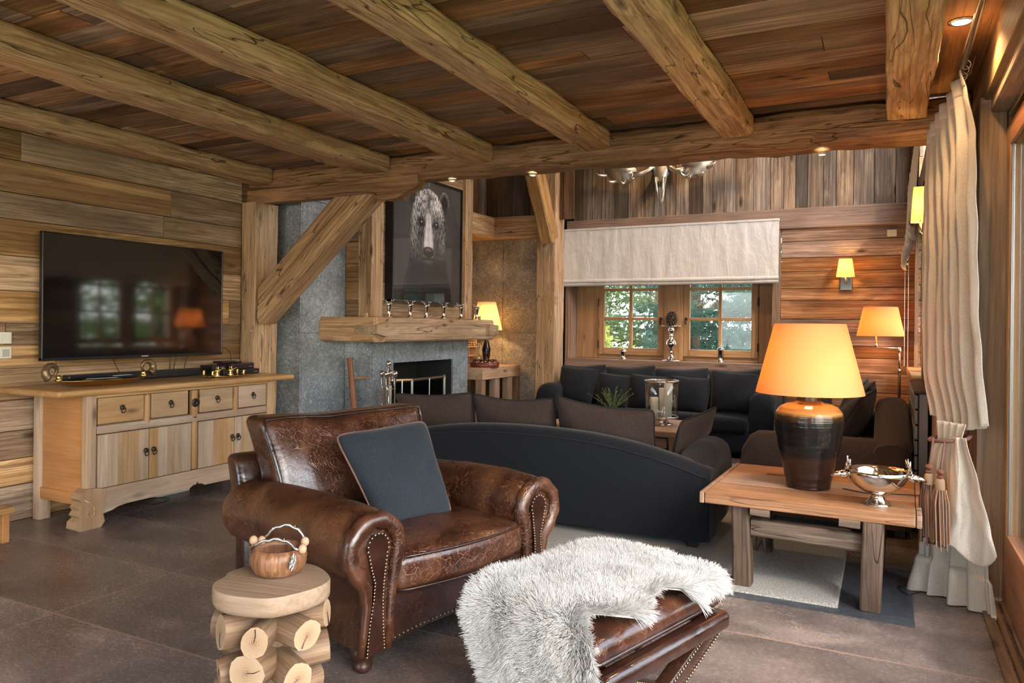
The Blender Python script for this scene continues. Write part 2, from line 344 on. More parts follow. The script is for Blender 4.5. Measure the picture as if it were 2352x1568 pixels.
M['nail'] = simple('antique_nail', (.26,.20,.13), .35, 1)
M['black'] = simple('black_plastic', (.012,.012,.013), .3)
M['blackm'] = simple('matt_black', (.01,.01,.01), .8)
M['screen'] = NT('tv_screen').bsdf((.006,.006,.007), .055, spec=1.0)
M['white'] = simple('white_plastic', (.72,.68,.58), .45)
M['grey'] = simple('grey_plastic', (.42,.41,.37), .4)
M['wax'] = NT('candle_wax').bsdf((.80,.74,.62), .5, sss=.2)
M['red'] = simple('red_led', (.6,.02,.02), .5)
M['reddev'] = simple('maroon_plastic', (.06,.012,.012), .3)
M['hair'] = simple('wool_fibre', (.54,.535,.53), .7)
M['logend'] = NT('cut_log_end').bsdf((.62,.44,.27), .6)
M['greymetal'] = simple('grey_radiator_metal', (.20,.17,.14), .4, .3)
def glass(name, tint=(.95, .97, .97), refl=1.0):
    t = NT(name); tr = t.n('ShaderNodeBsdfTransparent'); tr.inputs[0].default_value = (*tint, 1); g = t.n('ShaderNodeBsdfGlossy'); g.inputs['Roughness'].default_value = .02
    lw = t.n('ShaderNodeLayerWeight'); lw.inputs[0].default_value = .5; mx = t.n('ShaderNodeMixShader')
    f5 = t.math('ADD', t.math('MULTIPLY', t.math('POWER', lw.outputs['Facing'], 4.0), .9*min(refl, 1)), .045*refl)
    t.l(f5, mx.inputs[0]); t.l(tr.outputs[0], mx.inputs[1]); t.l(g.outputs[0], mx.inputs[2]); t.l(mx.outputs[0], t.out.inputs[0]); return t.m
M['glass'] = glass('window_glass')
M['crystal'] = glass('crystal', (.90, .88, .85), 3.0)
M['insect'] = glass('insect_screen', (.62, .63, .65), .3)
def shade_mat(name, col):
    t = NT(name); n = t.noise(t.coord(), 120, 3, .6); c = t.mix(n, tuple(x*.92 for x in col), col)
    d = t.n('ShaderNodeBsdfDiffuse'); tl = t.n('ShaderNodeBsdfTranslucent'); t.l(c, d.inputs[0]); t.l(c, tl.inputs[0]); mx = t.n('ShaderNodeMixShader'); mx.inputs[0].default_value = .6
    t.l(d.outputs[0], mx.inputs[1]); t.l(tl.outputs[0], mx.inputs[2]); t.l(mx.outputs[0], t.out.inputs[0]); return t.m
M['shade'] = shade_mat('parchment_shade', (.88, .58, .30))
M['shadey'] = shade_mat('yellow_shade', (.94, .84, .60))
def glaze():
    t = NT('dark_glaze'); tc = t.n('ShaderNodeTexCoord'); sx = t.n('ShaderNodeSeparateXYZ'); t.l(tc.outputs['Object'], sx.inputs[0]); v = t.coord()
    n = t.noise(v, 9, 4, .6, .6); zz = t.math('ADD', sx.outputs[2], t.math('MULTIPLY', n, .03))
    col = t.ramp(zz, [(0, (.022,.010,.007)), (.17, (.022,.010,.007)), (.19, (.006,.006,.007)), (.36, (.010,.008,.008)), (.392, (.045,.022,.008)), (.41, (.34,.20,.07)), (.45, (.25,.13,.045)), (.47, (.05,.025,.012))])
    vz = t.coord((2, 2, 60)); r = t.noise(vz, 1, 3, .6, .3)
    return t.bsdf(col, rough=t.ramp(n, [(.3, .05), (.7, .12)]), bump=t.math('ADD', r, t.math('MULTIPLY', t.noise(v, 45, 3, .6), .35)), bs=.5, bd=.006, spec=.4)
M['glaze'] = glaze()
# ------------------------------------------------------------------ timbers and boards
def timber(mb, p0, p1, w, h, amp=.008, ch=.02, n=None, seed=0, up=(0, 0, 1), endround=0, w1=None, h1=None, pid=0.0):
    """hand hewn timber: centre line p0-p1, width w, height h"""
    p0 = Vector(p0); p1 = Vector(p1); L = (p1-p0).length; d = (p1-p0).normalized(); up = Vector(up)
    sx = d.cross(up).normalized(); uz = sx.cross(d).normalized(); n = n or max(4, int(L/.09))
    def sec(w, h):
        a, b = w/2, h/2; pts = []
        c = min(ch, a*.6, b*.6)
        cor = [(-a, -b+c), (-a+c*.35, -b+c*.35), (-a+c, -b), (0, -b), (a-c, -b), (a-c*.35, -b+c*.35), (a, -b+c), (a, 0), (a, b-c), (a-c*.35, b-c*.35), (a-c, b), (0, b), (-a+c, b), (-a+c*.35, b-c*.35), (-a, b-c), (-a, 0)]
        return cor
    vs = []; K = 16
    for i in range(n+1):
        t = i/n; ww = w+(w1-w)*t if w1 else w; hh = h+(h1-h)*t if h1 else h
        q = p0+d*(L*t)
        for (x, z) in sec(ww, hh):
            r = q+sx*x+uz*z
            nn = noise.noise(Vector((r.x*3.1+seed*9.7, r.y*3.1, r.z*3.1)))*amp + noise.noise(Vector((r.x*14+seed*3.1, r.y*14, r.z*14)))*amp*.35
            o = (sx*x*2/max(w, .01)+uz*z*2/max(h, .01)); r = r+o*nn
            vs.append(r)
    fs = [(i*K+k, (i+1)*K+k, (i+1)*K+(k+1) % K, i*K+(k+1) % K) for i in range(n) for k in range(K)]
    fs += [tuple(range(K)), tuple(n*K+K-1-k for k in range(K))]
    mb.add(vs, fs, pid); return mb

def boards(mb, plane, at, th, u, v, along, widths, gap=.006, joints=(1.4, 3.2), seed=1, holes=()):
    """board cladding as single boards. plane 'x','y','z' = normal axis; u,v ranges on the two other axes (in xyz order); along: 'u' or 'v'"""
    rnd = random.Random(seed)
    (a0, a1), (b0, b1) = (u, v) if along == 'u' else (v, u)     # a: along grain, b: across
    b = b0; k = 0
    while b < b1-.01:
        wd = rnd.choice(widths)*rnd.uniform(.93, 1.07); be = min(b+wd, b1)
        if b1-be < .05: be = b1
        a = a0-rnd.uniform(0, joints[0]) if joints else a0
        while a < a1-.001:
            ae = min(a+rnd.uniform(*joints), a1) if joints else a1
            s0 = max(a, a0)
            pieces = [(s0, ae)]
            for (ha0, ha1, hb0, hb1) in holes:      # in along, across
                if be > hb0+.001 and b < hb1-.001:
                    np_ = []
                    for (q0, q1) in pieces:
                        if q1 <= ha0 or q0 >= ha1: np_.append((q0, q1)); continue
                        if q0 < ha0: np_.append((q0, ha0))
                        if q1 > ha1: np_.append((ha1, q1))
                    pieces = np_
            off = rnd.uniform(-.002, .002); pid = rnd.uniform(.05, 1)
            for (q0, q1) in pieces:
                if q1-q0 > .02 and q1 > a0:
                    g = gap/2; A = (q0+g*.6, q1-g*.6); B = (b+g, be-g)
                    U, V = (A, B) if along == 'u' else (B, A)
                    T = sorted((at+off, at+th))
                    if plane == 'x': mb.box((T[0], U[0], V[0]), (T[1], U[1], V[1]), pid)
                    elif plane == 'y': mb.box((U[0], T[0], V[0]), (U[1], T[1], V[1]), pid)
                    else: mb.box((U[0], V[0], T[0]), (U[1], V[1], T[1]), pid)
            a = ae
        b = be; k += 1
    return mb
def backing(mb, lo, hi): mb.box(lo, hi, .01); return mb

ZC = 2.64
# floor
tag(MB().box((-5.3, -3.6, -.12), (.95, 9.0, 0)).build('floor', M['floor']), kind='structure')
# ceilings
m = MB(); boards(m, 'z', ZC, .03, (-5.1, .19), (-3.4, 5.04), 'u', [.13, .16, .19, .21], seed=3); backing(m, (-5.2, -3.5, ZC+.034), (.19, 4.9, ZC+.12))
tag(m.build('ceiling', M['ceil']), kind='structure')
m = MB(); m.rbox((.192, -3.4, ZC-.005), (.62, 4.9, ZC+.03), .004, 1, .3); tag(m.build('ceiling_side', M['pine']), kind='structure')
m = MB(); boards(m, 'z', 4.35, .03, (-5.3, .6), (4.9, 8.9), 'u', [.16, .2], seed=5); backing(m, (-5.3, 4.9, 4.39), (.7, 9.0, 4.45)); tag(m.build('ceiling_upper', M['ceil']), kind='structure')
# left wall
m = MB(); boards(m, 'x', -5.05, -.03, (-3.4, 4.74), (0, ZC), 'u', [.15, .18, .2, .22, .24], seed=11, joints=(3.4, 6.0))
backing(m, (-5.3, -3.5, 0), (-5.085, 5.1, ZC)); m.box((-5.1, 4.745, 0), (-5.051, 5.1, ZC), .3); tag(m.build('wall_left', M['wally']), kind='structure')
# low room front wall above the cross beam (hides upper room side), and rear wall with a window
m = MB(); boards(m, 'y', 5.04, .03, (-5.3, .6), (2.58, 4.35), 'v', [.15, .2], seed=12); tag(m.build('wall_gallery', M['wallz']), kind='structure')
m = MB(); boards(m, 'y', -3.4, -.03, (-5.1, .6), (0, ZC), 'u', [.18, .22], seed=13, holes=[(-4.3, -.1, .22, 2.36)])
backing(m, (-5.1, -3.56, 2.37), (.6, -3.435, ZC)); backing(m, (-5.1, -3.56, 0), (-4.31, -3.435, ZC)); backing(m, (-.09, -3.56, 0), (.6, -3.435, ZC)); backing(m, (-4.31, -3.56, 0), (-.09, -3.435, .21))
tag(m.build('wall_rear', M['wallx']), kind='structure')
wf = tag(MB().rbox((-4.3, -3.5, .22), (-4.22, -3.42, 2.36), .01).rbox((-.18, -3.5, .22), (-.1, -3.42, 2.36), .01).rbox((-4.3, -3.5, 2.28), (-.1, -3.42, 2.36), .01).rbox((-4.3, -3.5, .22), (-.1, -3.42, .3), .01).rbox((-2.25, -3.5, .22), (-2.17, -3.42, 2.36), .01).build('window_3', M['sashz']), kind='structure')
MB().box((-4.22, -3.47, .3), (-.18, -3.464, 2.28)).build('window_pane', M['glass'], wf)

# stone chimney, stepped
X1, X2 = -4.70, -4.39; YA, YB, YC = 5.10, 5.72, 7.56
def slabs(mb, plane, at, th, u, v, us, vs, seed=0, g=.0025):
    rnd = random.Random(seed)
    uu = [u[0]]+[x for x in us if u[0] < x < u[1]]+[u[1]]; vv = [v[0]]+[x for x in vs if v[0] < x < v[1]]+[v[1]]
    for i in range(len(uu)-1):
        for j in range(len(vv)-1):
            lo = [0]*3; hi = [0]*3; ax = {'x': (0, 1, 2), 'y': (1, 0, 2)}[plane]
            T = sorted((at, at+th)); lo[ax[0]], hi[ax[0]] = T; lo[ax[1]] = uu[i]+g; hi[ax[1]] = uu[i+1]-g; lo[2] = vv[j]+g; hi[2] = vv[j+1]-g
            mb.box(lo, hi, rnd.uniform(.1, 1))
m = MB()
m.box((-5.3, 4.99, 0), (-5.06, 8.9, 4.35), .01)
slabs(m, 'y', YA, .02, (-5.05, X1), (0, 4.3), [], [1.215, 2.42], 1)
slabs(m, 'x', X1, -.02, (YA+.02, YB), (0, 4.3), [], [1.215, 2.42], 2)
m.box((-5.06, YA+.022, 0), (X1-.022, YB+.3, 4.3), .01).box((-5.06, YB+.3, 1.0), (X1-.022, YC-.03, 4.3), .01)
tag(m.build('wall_chimney_side', M['stone']), kind='structure')
OY0, OY1, OZ0, OZ1 = 6.09, 7.22, .28, .915
m = MB()
slabs(m, 'y', YB, .02, (X1, X2), (0, 1.14), [], [], 3)
slabs(m, 'x', X2, -.02, (YB+.02, OY0), (0, 1.14), [5.95], [], 4)
slabs(m, 'x', X2, -.02, (OY0, OY1), (OZ1, 1.14), [6.62], [], 5)
slabs(m, 'x', X2, -.02, (OY0, OY1), (0, OZ0), [6.62], [], 6)
slabs(m, 'x', X2, -.02, (OY1, YC), (0, 1.14), [], [], 7)
slabs(m, 'y', YC, -.02, (-4.9, X2), (0, 1.14), [], [], 8)
tag(m.build('wall_chimney_front', M['stone']), kind='structure')
fb = MB(); fb.box((X2-.5, OY0-.02, OZ0-.02), (X2-.48, OY1+.02, OZ1+.02)).box((X2-.5, OY0-.02, OZ1), (X2-.022, OY1+.02, OZ1+.02)).box((X2-.5, OY0-.02, OZ0-.02), (X2-.022, OY1+.02, OZ0)).box((X2-.5, OY0-.02, OZ0), (X2-.022, OY0, OZ1)).box((X2-.5, OY1, OZ0), (X2-.022, OY1+.02, OZ1))
tag(fb.build('trim_1', M['firebox']), kind='structure')
# upper chimney breast: boards between two posts
m = MB(); boards(m, 'y', YB, .03, (X1+.001, X2-.07), (1.36, 4.3), 'u', [.17, .2, .22], seed=21, joints=None); tag(m.build('wall_chimney_breast_side', M['wallyx']), kind='structure'); m = MB()
boards(m, 'x', X2-.03, -.03, (YB+.12, YC), (1.36, 4.3), 'u', [.16, .19, .22], seed=22, joints=None)
backing(m, (-5.0, YB+.035, 1.36), (X2-.065, YC-.01, 4.3)); tag(m.build('wall_chimney_breast', M['wally']), kind='structure')
for nm, y0, y1, lab in (('chimney_post', YB-.012, YB+.17, 'pale timber corner post on the near corner of the chimney above the mantel'), ('chimney_post', 7.46, 7.63, 'pale timber post on the far corner of the chimney right of the bear poster')):
    mm = MB(); timber(mm, (X2-.07, (y0+y1)/2, 1.372), (X2-.07, (y0+y1)/2, 4.3), y1-y0, .16, amp=.003, ch=.006, up=(1, 0, 0), seed=y0)
    tag(mm.build(nm, M['postz']), lab, 'post', 'chimney posts')

# alcove: stone back, beams, dark boards above
YB2 = 8.62
m = MB(); slabs(m, 'y', YB2, .02, (-5.05, -3.64), (0, 2.42), [-4.49, -3.8], [1.215], 31)
slabs(m, 'x', -5.03, -.02, (YC, YB2), (0, 2.42), [8.2], [1.215], 32); m.box((-5.1, YB2+.03, 0), (-3.76, 8.9, 4.3), .01)
tag(m.build('wall_alcove', M['stoneb']), kind='structure')
tag(MB().rbox((-5.05, YC, 2.42), (-4.56, YB2, 2.45), .003, 1, .4).rbox((-4.56, 8.40, 2.42), (-3.86, YB2, 2.45), .003, 1, .4).build('ceiling_alcove', M['pine']), kind='structure')
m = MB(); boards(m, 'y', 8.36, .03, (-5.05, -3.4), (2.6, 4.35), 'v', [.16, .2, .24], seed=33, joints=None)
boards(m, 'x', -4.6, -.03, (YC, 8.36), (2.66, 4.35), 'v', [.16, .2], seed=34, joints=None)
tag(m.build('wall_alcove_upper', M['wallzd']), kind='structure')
b = MB(); timber(b, (-4.52, YC+.02, 2.535), (-4.52, 8.34, 2.535), .13, .26, amp=.004, ch=.012, seed=5); tag(b.build('alcove_beam', M['beam']), 'pale timber beam running back over the drinks alcove beside the chimney', 'beam', 'beams over the alcove')
b = MB(); timber(b, (-4.455, 8.36, 2.535), (-3.80, 8.36, 2.535), .13, .26, amp=.004, ch=.012, seed=6); tag(b.build('alcove_beam', M['brace']), 'warm lit timber beam across the stone back wall of the alcove', 'beam', 'beams over the alcove')

# back wall
YW = 8.62; CX = .24
m = MB()
boards(m, 'y', YW, .03, (-3.5, CX), (2.60, 4.35), 'v', [.13, .16, .19, .12], seed=41, joints=None)
tag(m.build('wall_back_upper', M['wallz']), kind='structure')
m = MB(); boards(m, 'y', YW, .03, (-1.05, CX), (0, 2.40), 'u', [.15, .18, .13, .21], seed=42, joints=None)
boards(m, 'y', YW, .03, (-3.6, -1.05), (0, .80), 'u', [.18, .2], seed=43, joints=None)
tag(m.build('wall_back', M['wallx']), kind='structure')
m = MB(); m.box((-3.7, YW+.035, 0), (1.0, 9.02, .80)).box((-3.7, YW+.035, 2.4), (1.0, 9.02, 4.4)).box((-3.75, YW+.035, .8), (-3.60, 9.02, 2.4)).box((-1.05, YW+.035, .8), (1.0, 9.02, 2.4))
tag(m.build('wall_back_core', M['blackm']), kind='structure')
# window recess + frame
m = MB()
for x0, x1 in ((-3.60, -3.545), (-1.14, -1.055)): m.rbox((x0, YW-.02, .905), (x1, YW+.03, 2.46), .004, 1, .3)
boards(m, 'x', -3.545, -.02, (YW+.03, 8.98), (.905, 2.4), 'v', [.14, .11], seed=44, joints=None)
boards(m, 'x', -1.14, .02, (YW+.03, 8.98), (.905, 2.4), 'v', [.14, .11], seed=45, joints=None)
tag(m.build('trim_2', M['greyz']), kind='structure')
tag(MB().rbox((-3.60, YW-.03, .80), (-1.04, 8.99, .905), .008, 2, .2).build('trim_window_sill', M['greyx']), kind='structure')
tag(MB().rbox((-3.585, YW-.035, 2.385), (CX, YW+.02, 2.605), .008, 2, .2).build('trim_lintel', M['greyx']), kind='structure')
tag(MB().rbox((-3.6, YW+.03, 2.385), (-1.05, 8.99, 2.42), .008, 2, .2).build('trim_window_head', M['greyx']), kind='structure')

def casement(name, x0, x1, z0, z1, y, handle, hx, rows=3):
    """one wooden sash, 2 x rows panes, as a structure window with parts"""
    st = .075; zb = z0+.085
    m = MB(); m.rbox((x0, y-.03, z0), (x0+st, y+.03, z1), .006, 2, .1); m.rbox((x1-st, y-.03, z0), (x1, y+.03, z1), .006, 2, .1)
    o = tag(m.build(name, M['sashz']), kind='structure')
    m = MB(); m.rbox((x0+st, y-.03, z0), (x1-st, y+.03, zb), .006, 2, .1); m.rbox((x0+st, y-.03, z1-st), (x1-st, y+.03, z1), .006, 2, .1)
    xm = (x0+x1)/2
    for k in range(1, rows):
        z = zb+(z1-st-zb)*k/rows; m.rbox((x0+st, y-.024, z-.018), (x1-st, y+.024, z+.018), .005, 2, .1)
    m.build('window_rail', M['sashx'], o)
    MB().rbox((xm-.018, y-.026, zb), (xm+.018, y+.026, z1-st), .005, 2, .2).build('glazing_bar', M['sashz'], o)
    for i in range(2):
        for k in range(rows):
            a = x0+st if i == 0 else xm+.018; b_ = xm-.018 if i == 0 else x1-st
            za = zb+(z1-st-zb)*k/rows+.016; zc = zb+(z1-st-zb)*(k+1)/rows-.016
            MB().box((a, y+.002, za), (b_, y+.006, zc)).build('window_pane', M['glass'], o)
    if handle:
        h = MB(); h.lathe([(.018, 0), (.02, .004), (.012, .01)], n=12, M=Matrix.Translation((hx, y-.03, 1.40)) @ Matrix.Rotation(R(90), 4, 'X')); h.tube([(hx, y-.038, 1.40), (hx, y-.062, 1.39), (hx, y-.066, 1.35), (hx, y-.06, 1.335)], .009); h.build('window_handle', M['iron'], o)
    hg = MB()
    hxx = x0+.0 if hx > xm else x1
    for z in (1.08, 1.6, 2.2): hg.tube([(hxx, y-.03, z-.05), (hxx, y-.03, z+.05)], .009)
    hg.build('window_hinge', M['iron'], o)
    return o
ZW0 = .955; ZW1 = 2.19
casement('window_1', -3.235, -2.405, ZW0, ZW1, 8.84, True, -2.44)
casement('window_2', -2.17, -1.315, ZW0, ZW1, 8.84, True, -2.135)
m = MB(); m.rbox((-2.405, 8.80, .905), (-2.17, 8.93, 2.39), .01, 2, .1); m.rbox((-3.545, 8.84, .905), (-3.235, 8.93, 2.39), .006, 1, .2); m.rbox((-1.315, 8.84, .905), (-1.14, 8.93, 2.39), .006, 1, .3)
tag(m.build('trim_window_post', M['sashz']), kind='structure')
m = MB(); m.rbox((-3.235, 8.84, .905), (-2.405, 8.93, ZW0), .005, 1); m.rbox((-2.17, 8.84, .905), (-1.315, 8.93, ZW0), .005, 1); m.rbox((-3.235, 8.84, ZW1), (-2.405, 8.93, 2.39), .005, 1); m.rbox((-2.17, 8.84, ZW1), (-1.315, 8.93, 2.39), .005, 1)
tag(m.build('trim_window_rail', M['sashx']), kind='structure')

# right wall of the tall room: window with two sashes and radiator below
XR = .26
m = MB(); boards(m, 'x', XR, .03, (5.0, YW), (0, 4.35), 'u', [.16, .19], seed=51, joints=None, holes=[(6.60, 8.38, .92, 2.35), (5.4, 8.2, 2.8, 4.2)])
m.box((XR+.034, 4.9, 0), (.75, 6.60, 2.8), .01).box((XR+.034, 6.60, 0), (.75, 8.38, .92), .01).box((XR+.034, 8.38, 0), (.75, 8.95, 4.4), .01).box((XR+.034, 4.9, 2.35), (.75, 8.38, 2.8), .01).box((XR+.034, 4.9, 2.8), (.75, 5.4, 4.4), .01).box((XR+.034, 5.4, 4.2), (.75, 8.38, 4.4), .01)
tag(m.build('wall_right', M['wally']), kind='structure')
for (y0, y1) in ((6.68, 7.42), (7.56, 8.30)):
    m = MB(); x = .46; st = .07
    m.rbox((x-.03, y0, .97), (x+.03, y0+st, 2.3), .005).rbox((x-.03, y1-st, .97), (x+.03, y1, 2.3), .005); m.rbox((x-.03, y0, .97), (x+.03, y1, 1.05), .005).rbox((x-.03, y0, 2.23), (x+.03, y1, 2.3), .005)
    ym = (y0+y1)/2; m.rbox((x-.025, ym-.018, 1.05), (x+.025, ym+.018, 2.23), .004)
    for k in (1, 2): z = 1.05+1.18*k/3; m.rbox((x-.024, y0+st, z-.018), (x+.024, y1-st, z+.018), .004)
    o = tag(m.build('window_%d' % (4 if y0 < 7 else 5), M['sashz']), kind='structure')
    MB().box((x+.002, y0+st, 1.05), (x+.006, y1-st, 2.23)).build('window_pane', M['glass'], o)
tag(MB().rbox((.43, 7.42, .92), (.50, 7.56, 2.35), .005).rbox((.43, 6.60, .92), (.50, 6.68, 2.35), .005).rbox((.43, 8.30, .92), (.50, 8.38, 2.35), .005).rbox((.43, 6.6, 2.3), (.50, 8.38, 2.35), .005).build('trim_side_window', M['sashz']), kind='structure')
tag(MB().rbox((.17, 6.52, .87), (.46, 8.44, .93), .008).build('trim_side_sill', M['sashx']), kind='structure')
tag(MB().rbox((.235, 6.50, .93), (.27, 6.60, 2.42), .004).rbox((.235, 8.38, .93), (.27, 8.46, 2.42), .004).rbox((.235, 6.5, 2.35), (.27, 8.46, 2.44), .004).build('trim_side_casing', M['greyz']), kind='structure')

# right side of the low room: header boards, jamb, sliding door
m = MB(); m.rbox((.405, -3.4, 2.405), (.46, 5.0, ZC), .006, 1, .2)
tag(m.build('wall_right_header', M['head']), kind='structure')
m = MB(); m.rbox((.43, -3.4, 2.34), (.56, 4.20, 2.40), .006, 1, .5); m.rbox((.56, -3.4, 2.26), (.72, 4.20, 2.40), .006, 1, .7)
tag(m.build('trim_header', M['head']), kind='structure')
tag(MB().rbox((.50, -3.4, 2.31), (.54, 4.19, 2.335), .004).rbox((.55, -3.4, 2.235), (.575, 4.19, 2.335), .004).build('trim_door_track', M['steel']), kind='structure')
m = MB(); boards(m, 'y', 4.21, .03, (.385, .75), (0, 2.42), 'v', [.12], seed=61, joints=None); boards(m, 'x', .385, .03, (4.24, 5.0), (0, 2.42), 'v', [.14, .16], seed=62, joints=None)
m.box((.42, 4.245, 0), (.75, 5.0, 2.42), .01); tag(m.build('wall_right_jamb', M['jamb']), kind='structure')
m = MB(); 
for i, (a, b_) in enumerate(((.40, .44), (.45, .475), (.485, .52), (.53, .60), (.62, .70))): m.rbox((a, -3.4, 0), (b_, 4.2, (.016, .010, .020, .012, .02)[i]), .003, 1, .1*i+.1)
tag(m.build('trim_threshold', M['floorsill']), kind='structure')
for i, (y0, y1, x) in enumerate(((2.0, 4.20, .52), (-.45, 2.08, .60), (-2.9, -.37, .52))):
    m = MB(); m.rbox((x-.025, y0, .03), (x+.03, y0+.11, 2.26), .004, 2, .3).rbox((x-.025, y1-.11, .03), (x+.03, y1, 2.26), .004, 2, .5)
    o = tag(m.build('door_%d' % (i+1), M['sashz']), kind='structure')
    MB().rbox((x-.025, y0+.11, .03), (x+.03, y1-.11, .36), .004, 2, .3).rbox((x-.025, y0+.11, 2.16), (x+.03, y1-.11, 2.26), .004, 2, .3).build('door_rail', M['sillred'], o)
    MB().box((x+.005, y0+.11, .36), (x+.011, y1-.11, 2.16)).build('glass_pane', M['glass'], o)
    if i == 0: MB().box((x-.012, y1-.75, .36), (x-.010, y1-.11, 2.16)).build('insect_screen', M['insect'], o); MB().rbox((x-.018, y1-.125, .36), (x-.006, y1-.11, 2.16), .002).build('screen_track', M['steel'], o)

# ------------------------------------------------------------------ beams
bm_x = [(-4.865, .21, 'against the left wall over the television'), (-3.66, .28, 'with worm-eaten bark edge, second from the left wall'), (-2.72, .24, 'third from the left wall, with a dark knot hole'), (-1.80, .21, 'in the middle of the low ceiling, fourth from the left wall'), (-.865, .21, 'with a long split along its underside, fifth from the left wall'), (.085, .205, 'broad and smooth, beside the curtain and ceiling spotlight')]
for i, (x, wd, lab) in enumerate(bm_x):
    b = MB(); timber(b, (x, -3.3, 2.575), (x, 4.80, 2.572), wd, .14, amp=.012, ch=.03 if i != 5 else .012, seed=i*3+1, n=110)
    tag(b.build('ceiling_beam', M['beam']), 'hand-hewn pale ceiling beam '+lab, 'beam', 'beams under the low ceiling')
b = MB(); timber(b, (-5.08, 4.92, 2.555), (.40, 4.92, 2.50), .22, .17, w1=.22, h1=.25, amp=.015, ch=.05, seed=40, n=90)
tag(b.build('cross_beam', M['beamx']), 'long dark rounded cross beam carrying the ends of the ceiling beams', 'beam')
# corbel
prof = [(-5.05, 2.46), (-5.05, 2.345), (-4.4, 2.34), (-3.8, 2.345), (-3.70, 2.335), (-3.66, 2.30), (-3.55, 2.285), (-3.44, 2.295), (-3.37, 2.33), (-3.33, 2.345), (-3.27, 2.365), (-3.25, 2.40), (-3.25, 2.46)]
tag(MB().prism(prof, 4.80, 4.90).build('beam_corbel', M['beamx']), 'carved timber bracket with scrolled end under the left part of the cross beam', 'bracket')
b = MB(); timber(b, (-4.955, 4.86, 0), (-4.955, 4.86, 2.345), .17, .27, amp=.006, ch=.012, up=(0, 1, 0), seed=50)
po = tag(b.build('timber_post', M['postz']), 'square pale timber post at the left wall beside the television', 'post')
MB().lathe([(.014, 0), (.014, .03), (.010, .034)], n=8, M=Matrix.Translation((-4.90, 4.725, 1.23)) @ Matrix.Rotation(R(90), 4, 'X')).build('wooden_peg', M['mantel'], po)
# diagonal brace
m = MB(); poly = [(-4.86, 1.30), (-4.80, 1.335), (-3.66, 2.32), (-3.66, 2.36), (-4.06, 2.36), (-4.86, 1.64)]
N = 26
def brz(t, s): # t along, s across
    a = Vector((-4.83, 0, 1.62)).lerp(Vector((-4.03, 0, 2.325)), t); b_ = Vector((-4.83, 0, 1.29)).lerp(Vector((-3.64, 0, 2.325)), t); return a.lerp(b_, s)
vs = []; 
for i in range(N+1):
    for (s, y) in ((0, 4.74), (.08, 4.722), (.3, 4.72), (.44, 4.725), (.49, 4.755), (.52, 4.724), (.8, 4.72), (.95, 4.726), (1, 4.75), (1, 4.93), (.9, 4.95), (.1, 4.95), (0, 4.93)):
        p = brz(i/N, s); nn = noise.noise(Vector((p.x*6, s*4, p.z*6)))*.012; vs.append((p.x, y+nn, p.z+nn*.6))
K = 13; m.add(vs, [(i*K+k, (i+1)*K+k, (i+1)*K+(k+1) % K, i*K+(k+1) % K) for i in range(N) for k in range(K)]+[tuple(range(K)), tuple(N*K+K-1-k for k in range(K))])
br_ = MB()
MX = Matrix.Translation((-4.83, 4.72, 1.455)) @ Matrix.Rotation(-math.atan2(.87, .995), 4, 'Y')
m.v = [tuple(MX.inverted() @ Vector(q)) for q in m.v]; dbo = m.build('diagonal_brace', M['brace']); dbo.matrix_world = MX
tag(dbo, 'thick cracked diagonal timber brace from the left post up to the cross beam', 'brace')
# post and brace beside the window
b = MB(); timber(b, (-3.725, 8.40, 0), (-3.725, 8.40, 4.3), .27, .27, amp=.008, ch=.02, up=(0, 1, 0), seed=55)
tag(b.build('timber_post', M['postz']), 'tall grey-brown timber post between the stone alcove and the back window', 'post')
b = MB(); timber(b, (-3.66, 8.24, 2.34), (-3.66, 7.62, 3.35), .16, .22, amp=.005, ch=.02, up=(0, 1, 0), seed=56, w1=.17, h1=.24)
MX = Matrix.Translation((-3.66, 8.24, 2.34)) @ Matrix.Rotation(math.atan2(.62, 1.01), 4, 'X')
b.v = [tuple(MX.inverted() @ Vector(q)) for q in b.v]; kb = b.build('knee_brace', M['bracez']); kb.matrix_world = MX
tag(kb, 'orange lit knee brace rising from the post left of the back window', 'brace')

# mantel
def mantel():
    r = empty('mantel_beam', (-4.2, 6.5, 1.14), 0, 'chunky pale timber mantel wrapped round the grey stone chimney', 'mantel')
    o = Vector((-4.2, 6.5, 1.14))
    def bld(mb, n, mat): mb.v = [tuple(Vector(p)-o) for p in mb.v]; x = mb.build(n, mat, r); return x
    b = MB(); timber(b, (-4.19, 5.552, 1.253), (-4.19, 7.62, 1.247), .2, .225, amp=.008, ch=.02, seed=60); bld(b, 'front_beam', M['mantel'])
    b = MB(); timber(b, (-4.70, 5.455, 1.253), (-4.092, 5.455, 1.253), .19, .225, amp=.005, ch=.022, seed=61); bld(b, 'return_beam', M['brace'])
    b = MB(); b.prism([(5.36, 1.215), (5.36, 1.29), (5.53, 1.325), (5.53, 1.185)], -4.30, -4.045, ax=0); b.prism([(7.45, 1.19), (7.45, 1.315), (7.67, 1.30), (7.67, 1.205)], -4.30, -4.045, ax=0); bld(b, 'dovetail_tenon', M['mantel'])
    b = MB(); b.rbox((X1-.0, 5.55, 1.335), (X2-.002, YB-.002, 1.36), .003); b.rbox((X2, YB-.2, 1.335), (-4.28, 7.6, 1.362), .003); bld(b, 'shelf_board', M['mantel'])
    b = MB(); b.rbox((-4.225, 5.40, 1.362), (-4.195, 5.425, 1.40), .003); b.rbox((-4.225, 7.49, 1.362), (-4.195, 7.515, 1.405), .003); bld(b, 'wedge', M['brace'])
mantel()
